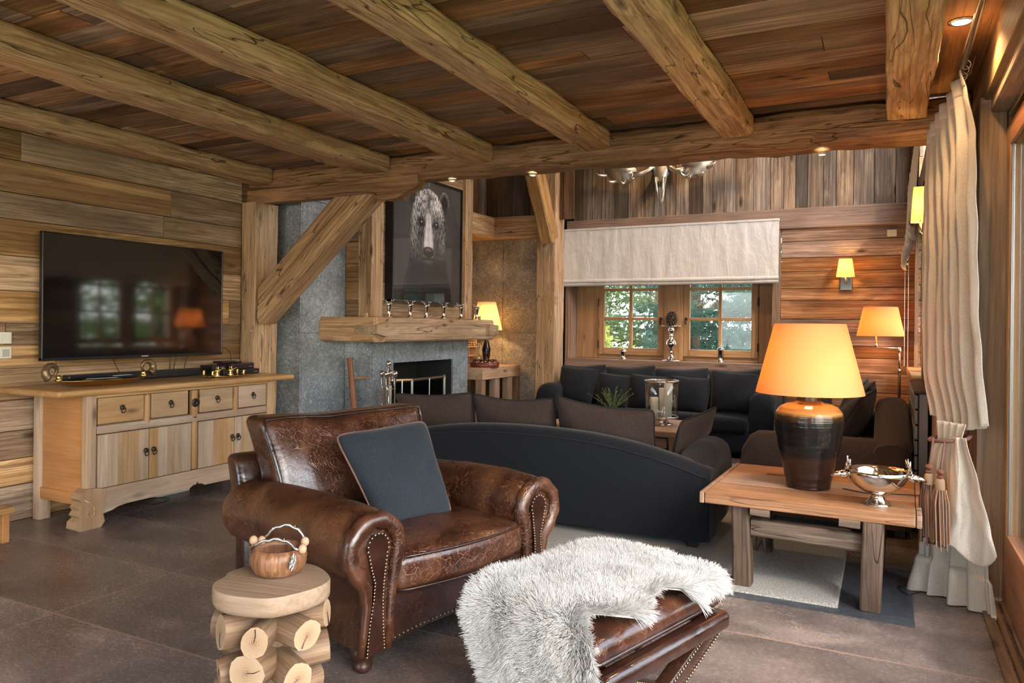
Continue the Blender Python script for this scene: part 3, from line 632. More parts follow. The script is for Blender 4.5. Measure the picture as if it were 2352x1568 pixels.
# bench / console in the alcove
r = empty('drinks_console', (-4.6, 8.08, 0), 0, 'timber drinks counter on slatted legs in the stone alcove right of the fireplace', 'counter')
MB().rbox((-.43, -.50, .66), (.40, .50, .80), .008, 2, .3).build('worktop', M['bench'], r)
for y0, y1 in ((-.5, -.40), (-.16, -.04), (.18, .30), (.44, .5)): MB().rbox((.30, y0, 0), (.385, y1, .66), .005, 1, y1+1).build('leg', M['greyz'], r)
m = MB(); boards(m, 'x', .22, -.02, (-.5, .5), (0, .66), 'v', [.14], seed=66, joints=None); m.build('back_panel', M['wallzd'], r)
# ------------------------------------------------------------------ soft things
def pillow(name, BL, BR, TR, TL, th, mat, piping=None, parent=None, sag=.0, n=18, pinch=.06, seed=0, pr=.005, puff=2.2, wr=.006):
    """stuffed cushion through four corners"""
    BL, BR, TR, TL = map(Vector, (BL, BR, TR, TL)); cen = (BL+BR+TR+TL)/4
    nrm = ((BR-BL).cross(TL-BL)).normalized(); W = (BR-BL).length; Hh = (TL-BL).length
    def P(u, v, s):
        a = BL.lerp(BR, u).lerp(TL.lerp(TR, u), v); U = 2*u-1; V = 2*v-1
        # edges pull in between the corners
        a = a.lerp(cen, .075*abs(U*V)**7) - (BR-BL)*(.5*pinch*U*(1-V*V)) - (TL-BL)*(.5*pinch*V*(1-U*U))
        a = a - (TL-BL).normalized()*sag*max(0, V)*(1-U*U)
        prof = ((1-abs(U)**puff)*(1-abs(V)**puff))
        prof = max(prof, 0)**.62
        nn = noise.noise(Vector((U*1.8+seed*5.1, V*1.8, seed*2.2+s)))*.14 + noise.noise(Vector((U*5+seed, V*5, s*3+seed)))*.05
        wrk = noise.noise(Vector((U*9+seed*3, V*3.0, s)))*wr*(1-max(abs(U), abs(V))**4)
        return a + nrm*(s*(th/2*prof*(1+nn)+wrk*min(1, prof*3)) )
    mb = MB(); vs = []; idx = {}
    for s in (1, -1):
        for j in range(n+1):
            for i in range(n+1):
                edge = i in (0, n) or j in (0, n)
                if s == -1 and edge: idx[(s, i, j)] = idx[(1, i, j)]; continue
                # finer near the border
                f = lambda t: .5-.5*math.cos(math.pi*t)*(.35)-.5*(1-2*t)*.65
                idx[(s, i, j)] = len(vs); vs.append(P(f(i/n), f(j/n), s))
    fs = []
    for s in (1, -1):
        for j in range(n):
            for i in range(n):
                q = (idx[(s, i, j)], idx[(s, i+1, j)], idx[(s, i+1, j+1)], idx[(s, i, j+1)])
                fs.append(q if s == 1 else q[::-1])
    mb.add(vs, fs); o = mb.build(name, mat, parent, smooth=True)
    if piping:
        bd = [idx[(1, i, 0)] for i in range(n)]+[idx[(1, n, j)] for j in range(n)]+[idx[(1, n-i, n)] for i in range(n)]+[idx[(1, 0, n-j)] for j in range(n)]
        MB().tube([vs[i] for i in bd], pr, 6, closed=True).build('piping', piping, o, smooth=True)
    return o

def sofa(name, origin, rz, L, D, mat, label, back_h, back_end, seat_h=.40, arm_h=.58, armw=.21, ncush=1, arm_back_h=None, arm_front=.78, base=.06, bpow=2.4):
    """local frame: back at y=0, seat towards +y, x centred"""
    r = empty(name, origin, rz, label, 'sofa'); hl = L/2; abh = arm_back_h or back_end
    # outer back: arched panel with rounded top
    N = 40; m = MB(); sec = 11; vs = []
    for i in range(N+1):
        x = -hl+L*i/N; z1 = back_end+(back_h-back_end)*(1-abs(x/hl)**bpow); cut = max(0, (abs(x)-(hl-.035))/.035); yy = .035*cut**2
        ring = [(.0+yy, base), (.0+yy, z1-.07), (.008+yy, z1-.035), (.03+yy, z1-.01), (.07, z1), (.13, z1-.003), (.19, z1-.02), (.215, z1-.06), (.22, seat_h-.05), (.22, base), (.1, base)]
        vs += [(x, y, z) for (y, z) in ring]
    m.add(vs, [(i*sec+k, (i+1)*sec+k, (i+1)*sec+(k+1) % sec, i*sec+(k+1) % sec) for i in range(N) for k in range(sec)]+[tuple(range(sec)), tuple(N*sec+sec-1-k for k in range(sec))])
    bk = m.build('back_panel', mat, r, auto=50)
    MB().tube([(-hl+L*i/N if 0 < i < N else (-hl+.012 if i == 0 else hl-.012), -.002+ (.012 if i in (0, N) else 0), back_end+(back_h-back_end)*(1-abs(min(max(-hl+L*i/N, -hl+.01), hl-.01)/hl)**bpow)-.05) for i in range(N+1)], .0035, 5).build('seam', M['seam'], bk, smooth=True)
    # arms: rounded top, front raked
    for s in (-1, 1):
        m = MB(); K = 15; vs = []; NN = 22
        for i in range(NN+1):
            t = i/NN; y = .02+(D-.0)*arm_front*t
            ztop = abh+(arm_h-abh)*min(1, t*1.8)**.7 + .0
            if t > .88: ztop -= .11*((t-.88)/.12)**2.6
            aw = armw+.02*math.sin(t*2); xi = hl-aw; xo = hl
            lean = -.05*t
            ring = [(xo-.035, base), (xo-.02, base+.03)]
            ring += [(xo-.02+.012*q, base+(ztop-base-.10)*q) for q in (.35, .7, 1)]
            for a in range(0, 181, 26): ring.append(((xo+xi)/2-.004+(aw/2-.004)*math.cos(R(a)), ztop-.09+.09*math.sin(R(a))))
            ring = ring[:12]+[(xi+.005, seat_h-.1), (xi+.005, base+.02), (xi+.02, base)]
            vs += [(s*x, y if z > .2 else min(y, .02+D*arm_front-.10-.0+ .1*z/.2), z) for (x, z) in ring]
        m.add(vs, [(i*K+k, (i+1)*K+k, (i+1)*K+(k+1) % K, i*K+(k+1) % K) for i in range(NN) for k in range(K)]+[tuple(range(K)), tuple(NN*K+K-1-k for k in range(K))])
        a = m.build('arm', mat, r, auto=60)
    m = MB(); m.rbox((-hl+armw-.01, .2, base), (hl-armw+.01, D-.03, seat_h-.14), .02, 3); m.build('seat_base', mat, r, smooth=True)
    wc = (L-2*armw)/ncush
    for k in range(ncush):
        x0 = -hl+armw+wc*k; m = MB(); m.rbox((x0+.004, .2, seat_h-.145), (x0+wc-.004, D, seat_h), .045, 5, sub=3, fn=lambda p, x0=x0: p+Vector((0, 0, .02*math.sin(max(0, min(1, (p.x-x0)/wc))*math.pi) if p.z > seat_h-.06 else 0)))
        m.build('seat_cushion', mat, r, smooth=True)
    for x in (-hl+.1, hl-.1):
        for y in (.06, D*arm_front-.16): MB().rbox((x-.03, y-.03, 0), (x+.03, y+.03, base), .004).build('foot', M['black'], r)
    return r

def local(r): return Matrix.Translation(r.location) @ r.rotation_euler.to_matrix().to_4x4()

# grey sofa seen from behind (faces the back wall)
S1 = sofa('sofa', (-2.10, 4.33, 0), 0, 2.38, .93, M['wool'], 'large charcoal wool sofa seen from behind, its arched back towards the leather armchair', .65, .475, arm_h=.585, armw=.24, ncush=2, arm_front=.80)
def cushion(nm, corners, th, mat, label, group, pip=M['seam'], **k):
    o = pillow(nm, *corners, th, mat, pip, **k); tag(o, label, 'cushion', group); return o
G1 = 'back cushions of the sofa seen from behind'
cushion('sofa_cushion', ((-3.27, 4.78, .41), (-2.67, 4.78, .41), (-2.63, 4.60, .83), (-3.32, 4.60, .79)), .20, M['woolb'], 'dark back cushion at the fireplace end of the sofa seen from behind', G1, sag=.02, seed=1, pinch=.05)
cushion('sofa_cushion', ((-2.66, 4.78, .41), (-2.02, 4.78, .41), (-1.99, 4.60, .825), (-2.64, 4.60, .825)), .20, M['woolb'], 'dark middle back cushion of the sofa seen from behind', G1, sag=.035, seed=2, pinch=.05)
cushion('sofa_cushion', ((-2.00, 4.74, .41), (-1.32, 4.74, .41), (-1.29, 4.56, .79), (-1.98, 4.56, .845)), .21, M['woolb'], 'dark drooping back cushion nearest the right arm of the sofa seen from behind', G1, sag=.03, seed=3, pinch=.05)
cushion('sofa_cushion', ((-1.22, 4.66, .41), (-1.17, 5.15, .41), (-1.03, 5.18, .77), (-1.14, 4.58, .72)), .13, M['woolb'], 'brown-black cushion leaning against the right arm of the sofa seen from behind', G1, seed=4, pinch=.05)

# back sofa under the window (faces the camera)
S2 = sofa('sofa', (-2.26, 8.52, 0), R(180), 2.58, .95, M['wool'], 'charcoal sofa standing under the window, full of cushions', .74, .66, arm_h=.66, armw=.24, arm_front=.93, seat_h=.40, arm_back_h=.64)
G2 = 'cushions on the sofa under the window'
bx = [(-3.50, -2.96), (-2.93, -2.37), (-2.35, -1.77), (-1.74, -1.18)]
labs = ['charcoal back cushion at the left end of the window sofa', 'charcoal back cushion second from the left on the window sofa', 'charcoal back cushion behind the glass candle vase on the window sofa', 'charcoal back cushion at the right end of the window sofa']
for i, ((a, b_), lb) in enumerate(zip(bx, labs)):
    cushion('sofa_cushion', ((a, 8.12, .42), (b_, 8.12, .42), (b_+.03, 8.29, .865+.01*(i % 2)), (a-.01, 8.29, .84)), .20, M['wool'], lb, G2, seed=10+i, sag=.02, pinch=.05)
sq = [((-3.38, .42), (-2.94, .84), .84, 'square scatter cushion in front, beside the left arm of the window sofa'), ((-2.90, .40), (-2.52, .78), .78, 'smaller square scatter cushion, second in the front row of the window sofa'), ((-2.55, .40), (-2.12, .78), .78, 'square scatter cushion half hidden by the glass candle vase'), ((-2.09, .40), (-1.66, .78), .78, 'square scatter cushion right of the glass candle vase on the window sofa'), ((-1.66, .42), (-1.19, .85), .85, 'tall scatter cushion leaning at the right arm of the window sofa')]
for i, ((a, z0), (b_, z1), _, lb) in enumerate(sq):
    dy = .02*i % .04
    cushion('scatter_cushion', ((a+.01, 7.84-dy, z0), (b_-.01, 7.82-dy, z0), (b_+.01, 8.02-dy, z1-.02), (a-.01, 8.00-dy, z1+.01)), .17, M['wool'], lb, 'front cushions on the window sofa', seed=20+i, pinch=.07)

# right sofa (faces left), near arm towards the camera
S3 = sofa('sofa', (.14, 6.22, 0), R(90), 2.1, .95, M['woolb'], 'brown-charcoal sofa along the right wall behind the big table lamp', .79, .585, arm_h=.605, armw=.25, arm_front=1.05, arm_back_h=.59, bpow=2.0)
cs3 = [((-.40, 5.62, .42), (-.30, 6.12, .42), (-.06, 6.20, .86), (-.16, 5.56, .84), 'brown cushion at the near end of the right sofa beside the lamp'),
       ((-.38, 6.20, .42), (-.32, 6.70, .42), (-.08, 6.74, .89), (-.12, 6.22, .87), 'dark cushion behind the nearest one on the right sofa'),
       ((-.60, 5.95, .42), (-.52, 6.40, .42), (-.40, 6.45, .80), (-.46, 5.98, .78), 'floppy brown cushion standing on the seat of the right sofa'),
       ((-.38, 6.75, .42), (-.34, 7.2, .42), (-.14, 7.2, .88), (-.16, 6.8, .86), 'farthest dark cushion on the right sofa near the floor lamp')]
for i, (a, b_, c_, d_, lb) in enumerate(cs3):
    cushion('sofa_cushion', (a, b_, c_, d_), .19, M['woolb'], lb, 'cushions on the right sofa', seed=30+i, pinch=.05)

# ------------------------------------------------------------------ leather armchair
CA = Vector((-2.006, 2.773, 0)); TH = R(-106.6)
ch = empty('leather_armchair', CA, TH, 'cracked brown leather club armchair with rolled nail-studded arms', 'armchair')
def smooth_hull(pts): return pts
# base
m = MB(); m.rbox((-.40, -.44, .12), (.40, .47, .34), .02, 3, sub=2); m.build('seat_base', M['leatherd'], ch, smooth=True)
# apron with curved lower edge
m = MB(); Nn = 30
def ap(u, v): x = -.47+.94*u; zb = .075+.055*math.sin(math.pi*u)**.5; return (x, .485-.012*math.cos((u-.5)*3), zb+(.30-zb)*v)
m.grid(ap, Nn, 3); m.grid(lambda u, v: (ap(u, v)[0], ap(u, v)[1]-.03, ap(u, v)[2]), Nn, 3)
m.build('front_apron', M['leatherd'], ch, smooth=True)
nl = MB()
for i in range(46): p = ap(i/45, .08); nl.ball((p[0], p[1]+.003, p[2]), .005, 4)
nl.build('apron_nailheads', M['nail'], ch, smooth=True)
for x in (-.43, .43):
    for y in (.40, -.42): MB().lathe([(.024, 0), (.034, .012), (.036, .03), (.026, .04), (.044, .058), (.048, .085), (.03, .095), (.05, .11), (.05, .13)], (x, y, 0), 20).build('foot', simple('turned_foot_wood', (.045, .018, .012), .3) if x < 0 and y > 0 else bpy.data.materials['turned_foot_wood'], ch, smooth=True)
# arms
def armprof(t):
    """closed section in (x outwards, z) for an arm whose centre is x=0; t 0 back .. 1 front"""
    pts = []
    out = [(.050, .10), (.036, .20), (.030, .28), (.040, .325)]
    for a in range(-62, 206, 16): pts.append((.012+.135*math.cos(R(a)), .472+.137*math.sin(R(a))))
    inn = [(-.098, .40), (-.092, .30), (-.09, .12)]
    return out+pts+inn
for s in (-1, 1):
    m = MB(); vs = []; NN = 40; pr = armprof(0); K = len(pr)
    for i in range(NN+1):
        t = i/NN; y = -.50+.99*t
        k = 1.0; zz = 0
        if t > .93: q = (t-.93)/.07; k = 1-.12*q**2
        if t < .10: q = 1-t/.10; k = 1-.22*q**2
        drop = -.015+.03*math.sin(t*2.2)
        for (x, z) in pr:
            cx_, cz_ = .0, .46
            X = cx_+(x-cx_)*k; Z = cz_+(z-cz_)*k if z > .35 else z
            Z += drop if z > .35 else 0
            nn = noise.noise(Vector((X*7, y*5, Z*7+s*4)))*.008
            vs.append((s*(.437+X+nn), y, Z+nn))
    m.add(vs, [(i*K+k, (i+1)*K+k, (i+1)*K+(k+1) % K, i*K+(k+1) % K) for i in range(NN) for k in range(K)]+[tuple(range(K)), tuple(NN*K+K-1-k for k in range(K))])
    a = m.build('arm', M['leather'], ch, auto=50)
    # pleated welt round the scroll (torus-like roll) down to the foot
    path = [(.066, .10), (.052, .2), (.044, .28), (.050, .345), (.080, .385)]
    path += [(.012+.108*math.cos(R(a_)), .478+.108*math.sin(R(a_))) for a_ in range(-45, 216, 15)]
    path += [(-.078, .39), (-.068, .33), (-.060, .22), (-.055, .10)]
    pth = [(s*(.437+x), .488, z) for (x, z) in path]
    rr = [.014 if i < 3 else .030 for i in range(len(pth))]; rr = [.016, .018, .022, .028]+[.033+.0035*math.sin(i*2.4) for i in range(len(pth)-8)]+[.028, .022, .018, .016]
    MB().tube(pth, rr, 10).build('arm_welt', M['leather'], a, smooth=True)
    # keyhole facing panel
    ctr = [(.050, .10), (.040, .20), (.022, .30), (.018, .36), (.035, .42)]+[(.004+.046*math.cos(R(a_)), .487+.050*math.sin(R(a_))) for a_ in range(-30, 211, 20)]+[(-.030, .42), (-.022, .36), (-.018, .30), (-.020, .20), (-.028, .10)]
    pm = MB(); n = len(ctr); pv = [(s*(.437+x), .505, z) for x, z in ctr]+[(s*(.437+x), .47, z) for x, z in ctr]
    pm.add(pv, [tuple(range(n))]+[(i, i+n, (i+1) % n+n, (i+1) % n) for i in range(n)]); fp = pm.build('arm_front_panel', M['leatherd'], ch)
    nh = MB(); tot = []
    for i in range(n-1):
        p = Vector((ctr[i][0], ctr[i][1])); q = Vector((ctr[i+1][0], ctr[i+1][1])); L = (q-p).length; k = max(1, round(L/.0125))
        tot += [p.lerp(q, j/k) for j in range(k)]
    for p in tot: nh.ball((s*(.437+p.x), .506, p.y), .0052, 4, (1, .7, 1))
    nh.build('nailheads', M['nail'], fp, smooth=True)
# seat cushion, T fronted
m = MB()
def scf(p):
    q = Vector(p); u = q.x/.36; v = (q.y-.02)/.5
    if q.z > .42: q.z += .035*(1-u*u)*(1-v*v)+noise.noise(Vector((q.x*8, q.y*8, 1)))*.012
    if q.y > .3: q.y += .05*(1-u*u)
    return q
m.rbox((-.355, -.38, .295), (.355, .50, .435), .04, 5, sub=4, fn=scf)
scu = m.build('seat_cushion', M['leather'], ch, smooth=True)
edge = [(-.345, -.3, .432)]+[(-.345, y, .430) for y in (-.1, .1, .3)]+[(-.335, .49, .425)]+[(x, .50+.05*(1-(x/.36)**2), .428) for x in (-.3, -.2, -.1, 0, .1, .2, .3)]+[(.335, .49, .425)]+[(.345, y, .430) for y in (.3, .1, -.1, -.3)]
MB().tube(edge, .005, 6).build('piping', M['leatherd'], scu, smooth=True)
MB().tube([(x, y, z-.125) for x, y, z in edge], .005, 6).build('piping', M['leatherd'], scu, smooth=True)
# back frame and cushion
m = MB(); m.rbox((-.50, -.50, .12), (.50, -.39, .70), .035, 4, sub=2, fn=lambda p: Vector((p.x, p.y-.10*max(0, p.z-.4)/.3, p.z)))
m.build('back_frame', M['leatherd'], ch, smooth=True)
def bcf(p):
    q = Vector(p); u = q.x/.44; v = (q.z-.64)/.24
    q.x *= 1+.10*max(0, v)
    q.y -= .17*(q.z-.40)/.48
    if p.y > -.27: q.y += .055*(1-u*u)*(1-v*v)+noise.noise(Vector((q.x*6, 3, q.z*6)))*.022
    q.z += -.018*(1-u*u)*max(0, v)+noise.noise(Vector((q.x*5, 1, 2)))*.012
    return q
bc = MB().rbox((-.42, -.36, .40), (.42, -.18, .885), .05, 5, sub=5, fn=bcf).build('back_cushion', M['leather'], ch, smooth=True)
eg = []
for (x, z) in [(-.40, .42)]+[(-.41, .42+.1*k) for k in range(1, 5)]+[(-.40, .872)]+[(-.3+.1*k, .88) for k in range(7)]+[(.40, .872)]+[(.41, .82-.1*k) for k in range(4)]+[(.40, .42)]: eg.append(bcf(Vector((x, -.182, z))))
MB().tube(eg, .007, 6).build('piping', M['leatherd'], bc, smooth=True)
# square slate-blue pillow on the chair
MW = local(ch)
po_ = pillow('square_pillow', *[MW @ Vector(p) for p in ((.195, .18, .435), (-.205, .20, .43), (-.265, -.08, .84), (.225, -.13, .81))], .15, M['woolblue'], M['cord'], seed=44, pinch=.05, pr=.0045, n=20, puff=3.2)
tag(po_, 'square slate-blue wool pillow with twisted cord edge on the leather armchair', 'pillow')

# ------------------------------------------------------------------ leather footstool with sheepskin
OC = Vector((-.87, 2.396, 0)); ot = empty('leather_footstool', OC, TH, 'brown leather footstool on nail-studded crossed legs under the sheepskin', 'footstool')
def otf(p):
    q = Vector(p); u = q.x/.36; v = q.y/.27
    if q.z > .37: q.z += .03*(1-u*u)*(1-v*v)
    return q
cu = MB().rbox((-.365, -.265, .325), (.365, .265, .405), .035, 5, sub=4, fn=otf).build('cushion', M['leather'], ot, smooth=True)
def rr_(h, z, r=.005):
    c = .03; pts = []
    for (cx_, cy_, a0) in ((.335, .235, 0), (-.335, .235, 90), (-.335, -.235, 180), (.335, -.235, 270)):
        for a_ in range(a0, a0+91, 30): pts.append((cx_+c*math.cos(R(a_)), cy_+c*math.sin(R(a_)), z))
    return pts
MB().tube(rr_(0, .345), .007, 6, closed=True).build('piping', M['leatherd'], cu, smooth=True)
for y in (.27, -.27): MB().rbox((-.365, y-.035, .255), (.365, y+.035, .32), .025, 5).build('side_rail', M['leatherd'], ot, smooth=True)
for x in (-.33, .33): MB().rbox((x-.03, -.25, .262), (x+.03, .25, .315), .012, 3).build('cross_rail', M['leatherd'], ot, smooth=True)
for y in (.235, -.235):
    for s in (-1, 1):
        Mx = Matrix.Translation((0, y+s*.015, .135)) @ Matrix.Rotation(R(s*23), 4, 'Y')
        l = MB().rbox((-.35, -.028, -.032), (.35, .028, .032), .01, 3, M=Mx).build('crossed_leg', M['leatherd'], ot, smooth=True)
        for zz in (-.026, .026):
            nh = MB()
            for i in range(50): nh.ball(Mx @ Vector((-.335+.67*i/49, .029 if y > 0 else -.029, zz)), .0048, 4)
            nh.build('nailheads', M['nail'], l, smooth=True)
MB().rbox((-.26, -.012, .12), (-.235, .012, .15), .005).build('stretcher', M['leatherd'], ot)
MB().tube([(0, -.24, .135), (0, .24, .135)], .018, 10).build('cross_bar', M['leatherd'], ot, smooth=True)

# sheepskin: draped hide + wool
def hide(a, b):
    """a along the stool (near end = large), b across, metres"""
    zt = .448+.02*math.sin(a*7+1)*.4+noise.noise(Vector((a*5, b*5, 2)))*.012
    r = .08; A = .30
    if a < A: x, z = a, zt
    elif a < A+r*math.pi/2: q = (a-A)/r; x = A+r*math.sin(q); z = zt-r*(1-math.cos(q))
    else: d = a-A-r*math.pi/2; x = A+r+d*.13; z = zt-r-d*.99
    if a < -.34: d = -.34-a; x = -.34-d*.8; z = zt-d*d*2.5-.12*d
    y = b
    if b < -.25: d = -.25-b; z -= d*.7; y = b+d*.35
    if b > .27: d = b-.27; z -= d*.7; y = b-d*.35
    return Vector((x, y, z))
A0, A1 = -.385, .74
def bhi(a):     # front edge (towards the door side)
    f = lambda c, w: math.exp(-((a-c)/w)**2)
    return .235+.07*f(-.26, .12)+.075*f(-.12, .04)-.03*f(-.03, .05)+.05*f(.17, .06)-.07*f(.30, .06)+.03*f(.45, .08)-.12*max(0, (a-.50)/.24)**1.3-.14*max(0, (-.30-a)/.085)**2.2
def blo(a):
    f = lambda c, w: math.exp(-((a-c)/w)**2)
    return -.225-.03*f(-.2, .12)-.02*f(.25, .1)+.25*max(0, (a-.42)/.32)**1.2+.10*max(0, (-.30-a)/.085)**2.2
m = MB(); NU, NV = 60, 30
def hp(u, v, off=0):
    a = A0+(A1-A0)*u; lo, hi = blo(a), bhi(a); p = hide(a, lo+(hi-lo)*v); return p
m.grid(lambda u, v: hp(u, v), NU, NV); m.grid(lambda u, v: hp(u, v)-Vector((0, 0, .008)), NU, NV)
MO = local(ot)
m.v = [tuple(MO @ Vector(p)) for p in m.v]
hideo = tag(m.build('sheepskin_throw', simple('sheepskin_hide', (.80, .77, .72), .8), smooth=True), 'fluffy white sheepskin draped over the leather footstool and down its near end', 'sheepskin')
def wool():
    rnd = np.random.default_rng(5); N = 75000; K = 5
    u = rnd.random(N); v = rnd.random(N)
    # more strands near the borders
    eb = rnd.random(N); v = np.where(eb < .12, rnd.beta(.35, .35, N), v); u = np.where(eb > .95, rnd.beta(.3, .3, N), u)
    pos = np.zeros((N, K, 3)); Rm = MO.to_3x3()
    e = .01
    for i in range(N):
        p = hp(u[i], v[i]); pu = hp(min(u[i]+e, 1), v[i])-hp(max(u[i]-e, 0), v[i]); pv = hp(u[i], min(v[i]+e, 1))-hp(u[i], max(v[i]-e, 0))
        n = pu.cross(pv); n.normalize()
        if n.z < 0 and n.x < .3: n = -n
        ou = (2*u[i]-1); ov = (2*v[i]-1); edge = pu.normalized()*(max(0, abs(ou)-.86)/.14*math.copysign(1, ou))*1.1+pv.normalized()*(max(0, abs(ov)-.72)/.28*math.copysign(1, ov))*1.1
        cl = Vector((round(u[i]*120+rnd.normal(0,.3)), round(v[i]*66+rnd.normal(0,.3)), 0)); cn = noise.noise_vector(cl*.73+Vector((.37, .11, 2)))*.75+noise.noise_vector(Vector((u[i]*9,v[i]*5,1)))*.6
        d = n*.75+edge+cn*.75+Vector(rnd.normal(0, .16, 3)); d.normalize(); L = .036+.012*rnd.random()
        if abs(ov) > .8 or abs(ou) > .9: L *= 1.1
        bend = Vector((0, 0, -.35))+cn*.5
        for k in range(K):
            t = k/(K-1); q = p+d*(L*t)+bend*(L*t*t*.55); q = MO @ q; pos[i, k] = q
    hc = bpy.data.hair_curves.new('wool_pile'); hc.add_curves([K]*N)
    hc.attributes['position'].data.foreach_set('vector', pos.reshape(-1).astype(np.float32))
    ra = hc.attributes.get('radius') or hc.attributes.new('radius', 'FLOAT', 'POINT')
    rad = np.tile(np.array([.0008, .0009, .0008, .0006, .0002]), N); ra.data.foreach_set('value', rad.astype(np.float32))
    hc.materials.append(M['hair']); o = bpy.data.objects.new('wool_pile', hc); COL.objects.link(o); o.parent = hideo; o['kind'] = 'stuff'
wool()
# ------------------------------------------------------------------ sideboard
def sideboard():
    r = empty('sideboard', (-4.73, 3.73, 0), 0, 'long pale pine sideboard with drawers and doors under the television', 'sideboard')
    # local: front at x=+.28, y from -.78 to .80
    F = .28; Y0, Y1 = -.78, .80; ZT = .835
    MB().rbox((-.30, -.99, ZT), (.33, .99, .877), .018, 4, .1).build('top', M['sbtop'], r, auto=40)
    def P(n, lo, hi, mat, rad=.004, pid=.3, par=r, **k): return MB().rbox(lo, hi, rad, 2, pid).build(n, M[mat], par, auto=40, **k)
    for y in (Y0, Y1-.065): P('stile', (F-.05, y, .0 if y > 0 else .24), (F, y+.065, ZT), 'sbz', pid=.3+abs(y)/3)
    P('stile', (F-.05, .01, .235), (F, .065, .60), 'sbz', .02)
    P('rail', (F-.05, Y0+.065, .58), (F+.004, Y1-.065, .64), 'sby', .02, .5)
    P('rail', (F-.05, Y0+.065, .815), (F, Y1-.065, ZT), 'sby', .004, .6)
    # apron, cut-out lower edge with a small central bracket
    pr = [(Y0+.065, .235), (Y0+.065, .10), (-.66, .075), (-.60, .085), (-.56, .10), (-.50, .108), (.0, .112), (.03, .13), (.05, .128), (.065, .15), (.08, .128), (.10, .13), (.13, .112), (.60, .108), (.68, .085), (Y1-.065, .08), (Y1-.065, .235)]
    MB().prism(pr, F-.035, F-.004, ax=0, pid=.4).build('apron', M['sby'], r)
    P('back_leg', (-.27, Y0, 0), (-.20, Y0+.075, ZT), 'sbz', pid=.7); P('back_leg', (-.27, Y1-.075, 0), (-.20, Y1, ZT), 'sbz', pid=.7); P('leg', (F-.07, Y1-.075, 0), (F, Y1, .24), 'sbz', pid=.7)
    P('side_panel', (-.20, Y0+.018, .20), (F-.05, Y0+.035, ZT), 'sbside'); P('side_rail', (-.21, Y0+.004, .14), (F-.04, Y0+.04, .215), 'sbside', pid=.9)
    P('side_panel', (-.20, Y1-.035, .14), (F-.05, Y1-.018, ZT), 'sbside'); P('bottom', (-.2, Y0+.04, .2), (F-.06, Y1-.04, .22), 'sbside'); P('back', (-.27, Y0+.05, .2), (-.26, Y1-.05, ZT), 'sbside')
    # carved front foot
    ft = [(-.83, .0), (-.69, .0), (-.665, .03), (-.675, .08), (-.685, .12), (-.665, .17), (-.66, .235), (-.72, .25), (-.78, .255), (-.82, .235), (-.835, .20), (-.81, .175), (-.84, .15), (-.825, .125), (-.845, .10), (-.825, .08), (-.855, .06), (-.86, .02)]
    m = MB(); m.prism(ft, F-.07, F+.018, ax=0, pid=.2); f = m.build('carved_foot', M['sbz'], r)
    MB().tube([(F+.018, -.80, .19), (F+.02, -.76, .165), (F+.02, -.735, .13), (F+.02, -.735, .09), (F+.02, -.77, .075), (F+.02, -.79, .10), (F+.019, -.77, .115)], .004, 6).build('carving', M['brace'], f, smooth=True)
    def ring(par, y, z, sc=1.0):
        MB().lathe([(.017, 0), (.018, .004), (.011, .009), (.008, .012)], n=12, M=Matrix.Translation((F+.002, y, z+.016)) @ Matrix.Rotation(R(90), 4, 'Y')).tube([(F+.016+.003*math.cos(a), y+.014*math.sin(a)*sc, z-.002+.017*math.cos(a)) for a in [2*math.pi*i/14 for i in range(14)]], .0035, 6, closed=True).build('ring_handle', M['iron'], par, smooth=True)
    dr = [(-.705, -.375), (-.325, -.02), (.075, .385), (.435, .725)]
    for i, (a, b_) in enumerate(dr):
        d = MB().rbox((F-.03, a+.004, .645), (F-.002, b_-.004, .812), .003, 1, .15+.17*i).build('drawer', M['sby'], r); ring(d, (a+b_)/2, .725)
    for y in (-.35, .41): P('divider', (F-.04, y-.022, .60), (F+.006, y+.022, .815), 'sbz', .018)
    P('divider', (F-.04, .005, .60), (F+.004, .06, .815), 'sbz', .014)
    MB().lathe([(.032, 0), (.031, .004), (.012, .006), (.01, .003)], n=18, M=Matrix.Translation((F+.004, .033, .722)) @ Matrix.Rotation(R(90), 4, 'Y')).build('lock_plate', M['iron'], r, smooth=True)
    for i, (a, b_, hy) in enumerate([(-.705, -.335, -.365), (-.333, .008, -.305), (.068, .40, .375), (.402, .73, .43)]):
        d = MB(); n = 5
        for k in range(n): y0 = a+.003+(b_-a-.006)*k/n; d.rbox((F-.03, y0, .24), (F-.004, y0+(b_-a-.006)/n-.0006, .578), .0012, 1, .1+i*.2+k*.11)
        d = d.build('door', M['sbz'], r); ring(d, hy, .42, 1)
sideboard()
# things on the sideboard and wall
def tv():
    r = empty('television', (-4.98, 3.71, 1.463), 0, 'large flat black television hung on the plank wall', 'television')
    MB().rbox((-.04, -.70, -.38), (-.005, .70, .38), .01, 2).rbox((-.065, -.3, -.2), (-.04, .3, .2), .004).build('housing', M['black'], r)
    m = MB(); w, h = .742, .428
    for lo, hi in (((-.005, -w, -h), (.032, -w+.011, h)), ((-.005, w-.011, -h), (.032, w, h)), ((-.005, -w, h-.011), (.032, w, h)), ((-.005, -w, -h), (.032, w, -h+.019))): m.rbox(lo, hi, .003, 1)
    m.build('bezel', M['black'], r); MB().box((0, -w+.01, -h+.018), (.028, w-.01, h-.01)).build('screen', M['screen'], r)
    text('brand_lettering', 'SAMSUNG', .013, M['white'], Matrix.Translation((.0325, 0.02, -.4185)) @ Matrix.Rotation(R(90), 4, 'Z') @ Matrix.Rotation(R(90), 4, 'X'), r)
    MB().box((.031, .60, -.424), (.034, .606, -.42)).build('power_led', M['red'], r)
tv()
